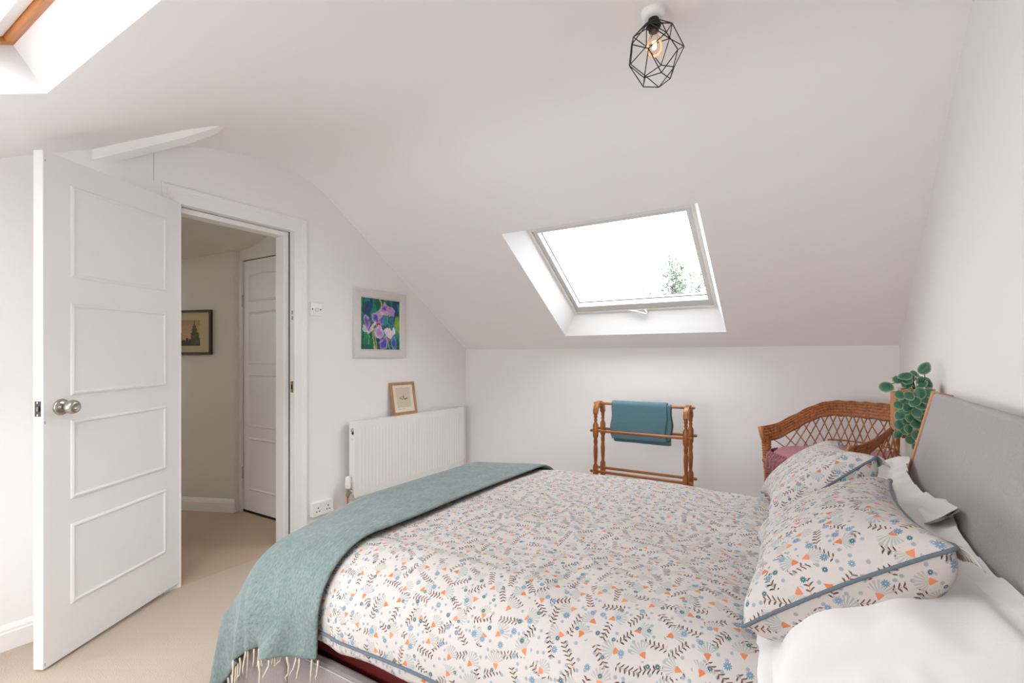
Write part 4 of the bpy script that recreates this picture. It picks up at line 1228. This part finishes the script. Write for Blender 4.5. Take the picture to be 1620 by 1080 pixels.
# rolled arm ends
for ph in (0.0, PI):
    a, b_ = rim_pt(ph, -.08), rim_pt(ph, 1.08)
    m = MB(); m.tube([tuple(a), tuple((a+b_)/2+np.array([0, 0, .004])), tuple(b_)], [.012, .015, .012], 10); m.build('arm_end', MAT['wicker'], ch, smooth=True)
SEAT = .56
def seat_pt(ph): p = cplan(ph, .92); return np.array([p[0], p[1], SEAT+.03])
NL = 24
for k in range(NL+1):
    for sg in (-1, 1):
        ph0 = PI*(k+.5)/(NL+1); ph1 = ph0+sg*.34
        if not (0.02 <= ph1 <= PI-.02): continue
        a, b_ = rim_pt(ph0, .1), seat_pt(ph1)
        pts = [tuple(a+(b_-a)*t) for t in (0, .25, .5, .75, 1)]
        # follow the curve of the back
        pts = []
        for t in np.linspace(0, 1, 6):
            ph = ph0+(ph1-ph0)*t; q = rim_pt(ph, .1)*(1-t)+seat_pt(ph)*t; q[2] = a[2]*(1-t)+b_[2]*t; pts.append(tuple(q))
        m = MB(); m.tube(pts, .0032, 6); m.build('lattice_cane', MAT['wicker'], ch, smooth=True)
m = MB(); m.tube([tuple(seat_pt(ph)) for ph in np.linspace(0, PI, 40)]+[tuple(seat_pt(0)*(1-t)+seat_pt(PI)*t) for t in np.linspace(1, 0, 12)[1:-1]], .014, 8, closed=True); m.build('seat_rim', MAT['wicker'], ch, smooth=True)
pts = [tuple(seat_pt(ph)-np.array([0, 0, .012])) for ph in np.linspace(0, PI, 30)]
m = MB(); m.prism(list(range(30)), lambda *a: pts[a[0]], lambda *a: tuple(np.array(pts[a[0]])-[0, 0, .03])) if False else None
m = MB(); n = len(pts); m.add(pts+[(p[0], p[1], p[2]-.03) for p in pts], [tuple(range(n)), tuple(range(2*n-1, n-1, -1))]+[(i, (i+1) % n, n+(i+1) % n, n+i) for i in range(n)]); m.build('seat', MAT['wicker'], ch)
mid = rim_pt(PI/2, .1)*.55+seat_pt(PI/2)*.45
m = MB(); m.tube([tuple((rim_pt(ph, .1)*.45+seat_pt(ph)*.55)) for ph in np.linspace(.8, PI-.8, 24)], .005, 6); m.build('back_band', MAT['wicker'], ch, smooth=True)
for ph, top in ((.02, 1), (PI-.02, 1), (PI*.36, 0), (PI*.64, 0)):
    t_ = rim_pt(ph, .4); p = cplan(ph, .90)
    m = MB(); pts = [tuple(np.array([t_[0], t_[1], t_[2]-.01])), (p[0]*.5+t_[0]*.5, p[1]*.5+t_[1]*.5, SEAT+.08), (p[0], p[1], SEAT-.05), (p[0], p[1], .25), (p[0], p[1], .0)]
    if not top: pts = pts[2:]
    m.tube(pts, [.024, .019, .018, .018, .017][-len(pts):], 10); lg = m.build('leg', MAT['wicker'], ch, smooth=True)
    if top:
        for z in np.linspace(.42, rim_h(ph)-.03, 26):
            f = (z-(SEAT-.05))/(t_[2]-(SEAT-.05)); f = max(0, min(1, f))
            cx, cy = p[0]*(1-f)+t_[0]*f, p[1]*(1-f)+t_[1]*f
            rr = .0205+.004*f
            m = MB(); m.tube([(cx+rr*math.cos(a), cy+rr*math.sin(a), z+.004*math.sin(a)) for a in np.linspace(0, 2*PI, 13)[:-1]], .0038, 5, closed=True); m.build('leg_wrap', MAT['wicker'], lg, smooth=True)
# apron canes under the seat
for k in range(14):
    ph = PI*k/13; p = cplan(ph, .92); q = cplan(min(PI, ph+.25), .92)
    m = MB(); m.tube([(p[0], p[1], SEAT), ((p[0]+q[0])/2, (p[1]+q[1])/2, SEAT-.12), (q[0], q[1], SEAT-.20)], .004, 6); m.build('apron_cane', MAT['wicker'], ch)

# pink shaggy cushion on the chair
cu = thing('seat_cushion', 'dusty pink fringed wool cushion on the wicker chair', 'cushion', (float(CC[0]+CBk[0]*.2), float(CC[1]+CBk[1]*.2), SEAT+.03))
nu, nv = 44, 20; G = np.zeros((nu, nv, 3)); ring_pts = []
for i in range(nu):
    a = 2*PI*i/nu
    for j in range(nv):
        b_ = -PI/2+PI*j/(nv-1)
        r_ = math.cos(b_)**.55
        ex = .285*math.copysign(abs(math.cos(a))**.7, math.cos(a))*r_; ey = .25*math.copysign(abs(math.sin(a))**.7, math.sin(a))*r_
        n_ = float(fbm(np.array(ex*14+3), np.array(ey*14), 6))-.5
        z = .045*math.sin(b_)+.02*n_*(b_ > 0)+.075*max(0, ey)/.25*r_*(.5+.5*math.sin(b_))*(.3+.7*max(0, ex+.1)/.38)
        p = CC+CR*ex+CBk*(.205+ey)
        G[i, j] = (p[0], p[1], SEAT+.082+z)
m = MB(); m.grid(G, closed_u=True); m.build('cushion_body', MAT['pink'], cu, smooth=True, fixn=True)
m = MB()
for k in range(520):
    a = random.uniform(PI*.92, PI*2.08); a_ = a
    ex = .295*math.copysign(abs(math.cos(a))**.7, math.cos(a)); ey = .258*math.copysign(abs(math.sin(a))**.7, math.sin(a))
    p = CC+CR*ex+CBk*(.205+ey); z0 = SEAT+.082+random.uniform(-.015, .02); ln = random.uniform(.05, .10)
    o_ = np.array([CR[0]*math.cos(a)+CBk[0]*math.sin(a), CR[1]*math.cos(a)+CBk[1]*math.sin(a)])
    w1, w2 = random.uniform(-.01, .01), random.uniform(-.01, .01)
    m.tube([(p[0], p[1], z0), (p[0]+o_[0]*.016+w1*.5, p[1]+o_[1]*.016+w2*.5, z0-ln*.3), (p[0]+o_[0]*.018+w1, p[1]+o_[1]*.018+w2, z0-ln)], [.003, .003, .0015], 5)
fg = m.build('fringe', MAT['pink'], cu); fg['kind'] = 'stuff'

# ================================================================== wall planter and trailing plant
pb = thing('wall_planter', 'small wooden wall planter box fixed beside the headboard', 'planter', (.33, 2.53, .87))
m = MB(); PXA, PXB, PYA, PYB = .262, .414, 2.45, 2.60
m.prism([(PXA, .895), (PXA+.022, .868), (PXB, .868), (PXB, .885), (PXA+.03, .885), (PXA+.01, .91), (PXA, .91)], lambda x, z: (x, PYA, z), lambda x, z: (x, PYB, z)); m.build('bottom_board', MAT['boxwood'], pb)
for nm, a in (('front_board', (PXA, PXB, PYA, PYA+.012, .91, 1.045)), ('rear_board', (PXA, PXB, PYB-.012, PYB, .91, 1.045)), ('end_board', (PXA, PXA+.012, PYA+.0125, PYB-.0125, .91, 1.045)), ('wall_board', (PXB-.012, PXB, PYA+.0125, PYB-.0125, .91, 1.045))):
    m = MB(); m.box(*a); m.build(nm, MAT['boxwood'], pb, bevel=.002)
lm, lt, lb = new_mat('variegated_leaf', .35, .4)
at_ = lt.nodes.new('ShaderNodeVertexColor'); at_.layer_name = 'leaf'
nl = noise(lt, 90, 3); lt.links.new(mixc(lt, V(lt, nl)*.5, at_.outputs['Color'], (.05, .16, .10)), lb.inputs['Base Color'])
def leaf_mesh():
    n = 16; rings_ = [0, .45, .78, 1.0]; vs = [(0, 0, -.0)]; cols = [(.03, .12, .075)]
    for r in rings_[1:]:
        for k in range(n):
            a = 2*PI*k/n; pt = 1+.22*max(0, math.cos(a))**6
            x, y = r*math.cos(a)*pt*.56, r*math.sin(a)*.5
            vs.append((x, y, -.12*r*r+.10*abs(y)*0+.06*math.cos(2*a)*r))
            cols.append((.03, .13, .075) if r < .5 else ((.045, .17, .09) if r < .9 else (.42, .52, .26)))
    fs = [(0, 1+k, 1+(k+1) % n) for k in range(n)]
    for q in range(2):
        for k in range(n): fs.append((1+q*n+k, 1+(q+1)*n+k, 1+(q+1)*n+(k+1) % n, 1+q*n+(k+1) % n))
    me = bpy.data.meshes.new('leaf'); me.from_pydata(vs, [], fs); me.materials.append(lm)
    ca = me.color_attributes.new('leaf', 'FLOAT_COLOR', 'POINT')
    ca.data.foreach_set('color', np.concatenate([np.array(cols), np.ones((len(cols), 1))], 1).ravel())
    me.polygons.foreach_set('use_smooth', [True]*len(fs)); return me
LM = leaf_mesh()
pl = thing('trailing_plant', 'trailing green plant with round pale-edged leaves in a wall planter', 'plant', (.33, 2.52, .93))
PL0 = Vector((.33, 2.52, .93))
m = MB(); m.lathe([(.0, .0), (.045, .0), (.050, .06), (.058, .125), (.060, .135), (.052, .135), (.048, .12), (0, .118)], 20, lambda x, y, z: (.337+x, 2.525+y, .925+z)); m.build('pot', MAT['hbwood'], pl, smooth=True)
def put_leaf(p, size, face, roll):
    o = bpy.data.objects.new('leaf', LM); COL.objects.link(o); o.parent = pl
    z = Vector(face).normalized(); x = Vector((0, 0, -1)); x = (x-z*x.dot(z))
    if x.length < .2: x = Vector((-1, 0, 0))-z*Vector((-1, 0, 0)).dot(z)
    x.normalize(); y = z.cross(x); R_ = Matrix((x, y, z)).transposed() @ Matrix.Rotation(roll, 3, 'Z')
    o.matrix_local = Matrix.Translation(Vector(p)-PL0) @ R_.to_4x4() @ Matrix.Scale(size, 4)
rr = random.Random(5)
vines = [((.280, 2.436), 1.05, .875, 9), ((.312, 2.430), 1.05, .835, 10), ((.345, 2.437), 1.06, .93, 6), ((.372, 2.437), 1.06, .99, 4)]
for (x, y), zt, zb, n in vines:
    pts = [(x*.6+.337*.4, 2.50, 1.06), (x, y+.005, zt+.01)]+[(x+rr.uniform(-.004, .004), y+rr.uniform(-.003, .003), zt+(zb-zt)*k/6) for k in range(7)]
    m = MB(); m.tube(pts, .0016, 6); m.build('stem', simple('plant_stem', (.16, .22, .07), .6) if 'stem' not in MAT else MAT['stem'], pl)
    for k in range(n):
        f = (k+.5)/n; z = zt+(zb-zt)*f; sd_ = 1 if k % 2 else -1
        put_leaf((x+sd_*.008+rr.uniform(-.004, .004), y-.008-rr.uniform(0, .008), z), rr.uniform(.034, .044)*(1-.25*f), (rr.uniform(-.5, .3), -1, rr.uniform(.1, .6)), rr.uniform(-.8, .8))
for k in range(13):
    a = rr.uniform(0, 2*PI); r_ = rr.uniform(.01, .075)
    p = (.335+r_*math.cos(a)*.95, 2.515+r_*math.sin(a), 1.06+rr.uniform(0, .075)*(1-r_*5))
    if p[0] > .395: continue
    put_leaf(p, rr.uniform(.033, .044), (rr.uniform(-.7, .4), rr.uniform(-1, -.3), rr.uniform(.2, .9)), rr.uniform(-1, 1))
    m = MB(); m.tube([(.337, 2.52, 1.045), (p[0]*.5+.337*.5, p[1]*.5+2.52*.5, p[2]-.005), p], .0014, 5); m.build('stem', lm, pl)
put_leaf((.236, 2.49, 1.068), .046, (-.4, -1, .5), 1.2)
m = MB(); m.tube([(.337, 2.52, 1.05), (.28, 2.51, 1.085), (.24, 2.492, 1.075)], .0016, 5); m.build('stem', lm, pl)
put_leaf((.352, 2.47, 1.142), .044, (-.5, -1, .1), 2.6)
m = MB(); m.tube([(.337, 2.52, 1.05), (.36, 2.49, 1.10), (.353, 2.472, 1.138)], .0016, 5); m.build('stem', lm, pl)

# ================================================================== tree outside the rooflight
TX, TY = -2.45, 9.6
tree = thing('tree', 'loose green tree top seen through the rooflight', 'tree', (TX, TY, -4.5))
bark = simple('bark', (.03, .026, .022), .9)
lfm = simple('tree_leaf', (.026, .048, .018), .6, var=.3, nscale=3)
rt = random.Random(3); tips = []
m = MB()
m.tube([(TX, TY, -4.5), (TX+.05, TY, -1.5), (TX-.02, TY, .4), (TX+.04, TY, 2.1)], [.18, .14, .09, .05], 10); m.build('trunk', bark, tree, smooth=True)
for k in range(22):
    a = rt.uniform(0, 2*PI); z0 = rt.uniform(.9, 2.1); ln = rt.uniform(.8, 1.6)
    p = Vector((TX, TY, z0)); d = Vector((math.cos(a), math.sin(a), rt.uniform(.8, 1.8))).normalized(); pts = [p.copy()]
    for q in range(6):
        d = (d+Vector((rt.uniform(-.25, .25), rt.uniform(-.25, .25), rt.uniform(-.15, .12)))).normalized()
        p = p+d*ln/6; pts.append(p.copy()); tips.append((p.copy(), d.copy()))
    m = MB(); m.tube(pts, [.022, .018, .014, .011, .008, .006, .004], 6); br = m.build('branch', bark, tree)
m = MB(); tw_ = MB()
for p, d in tips:
    for s_ in range(5):
        e = (d*.6+Vector((rt.uniform(-1, 1), rt.uniform(-1, 1), rt.uniform(-.6, .9)))).normalized(); q = p.copy(); pts = [q.copy()]
        L_ = rt.uniform(.18, .42)
        for i in range(4): e = (e+Vector((rt.uniform(-.2, .2), rt.uniform(-.2, .2), -.08))).normalized(); q = q+e*L_/4; pts.append(q.copy())
        tw_.tube(pts, .0028, 4)
        for i in range(9):
            c = pts[1+i % 4]+Vector((rt.gauss(0, .03), rt.gauss(0, .03), rt.gauss(0, .03)))
            u_ = Vector((rt.gauss(0, 1), rt.gauss(0, 1), rt.gauss(0, 1))).normalized(); v_ = u_.cross(Vector((rt.gauss(0, 1), rt.gauss(0, 1), rt.gauss(0, 1)))).normalized()
            a_, b_ = rt.uniform(.025, .045), rt.uniform(.011, .018)
            m.add([c-u_*a_, c+v_*b_, c+u_*a_, c-v_*b_], [(0, 1, 2, 3)])
tw_.build('twigs', bark, tree)['kind'] = 'stuff'
m.build('foliage', lfm, tree, fixn=False)['kind'] = 'stuff'
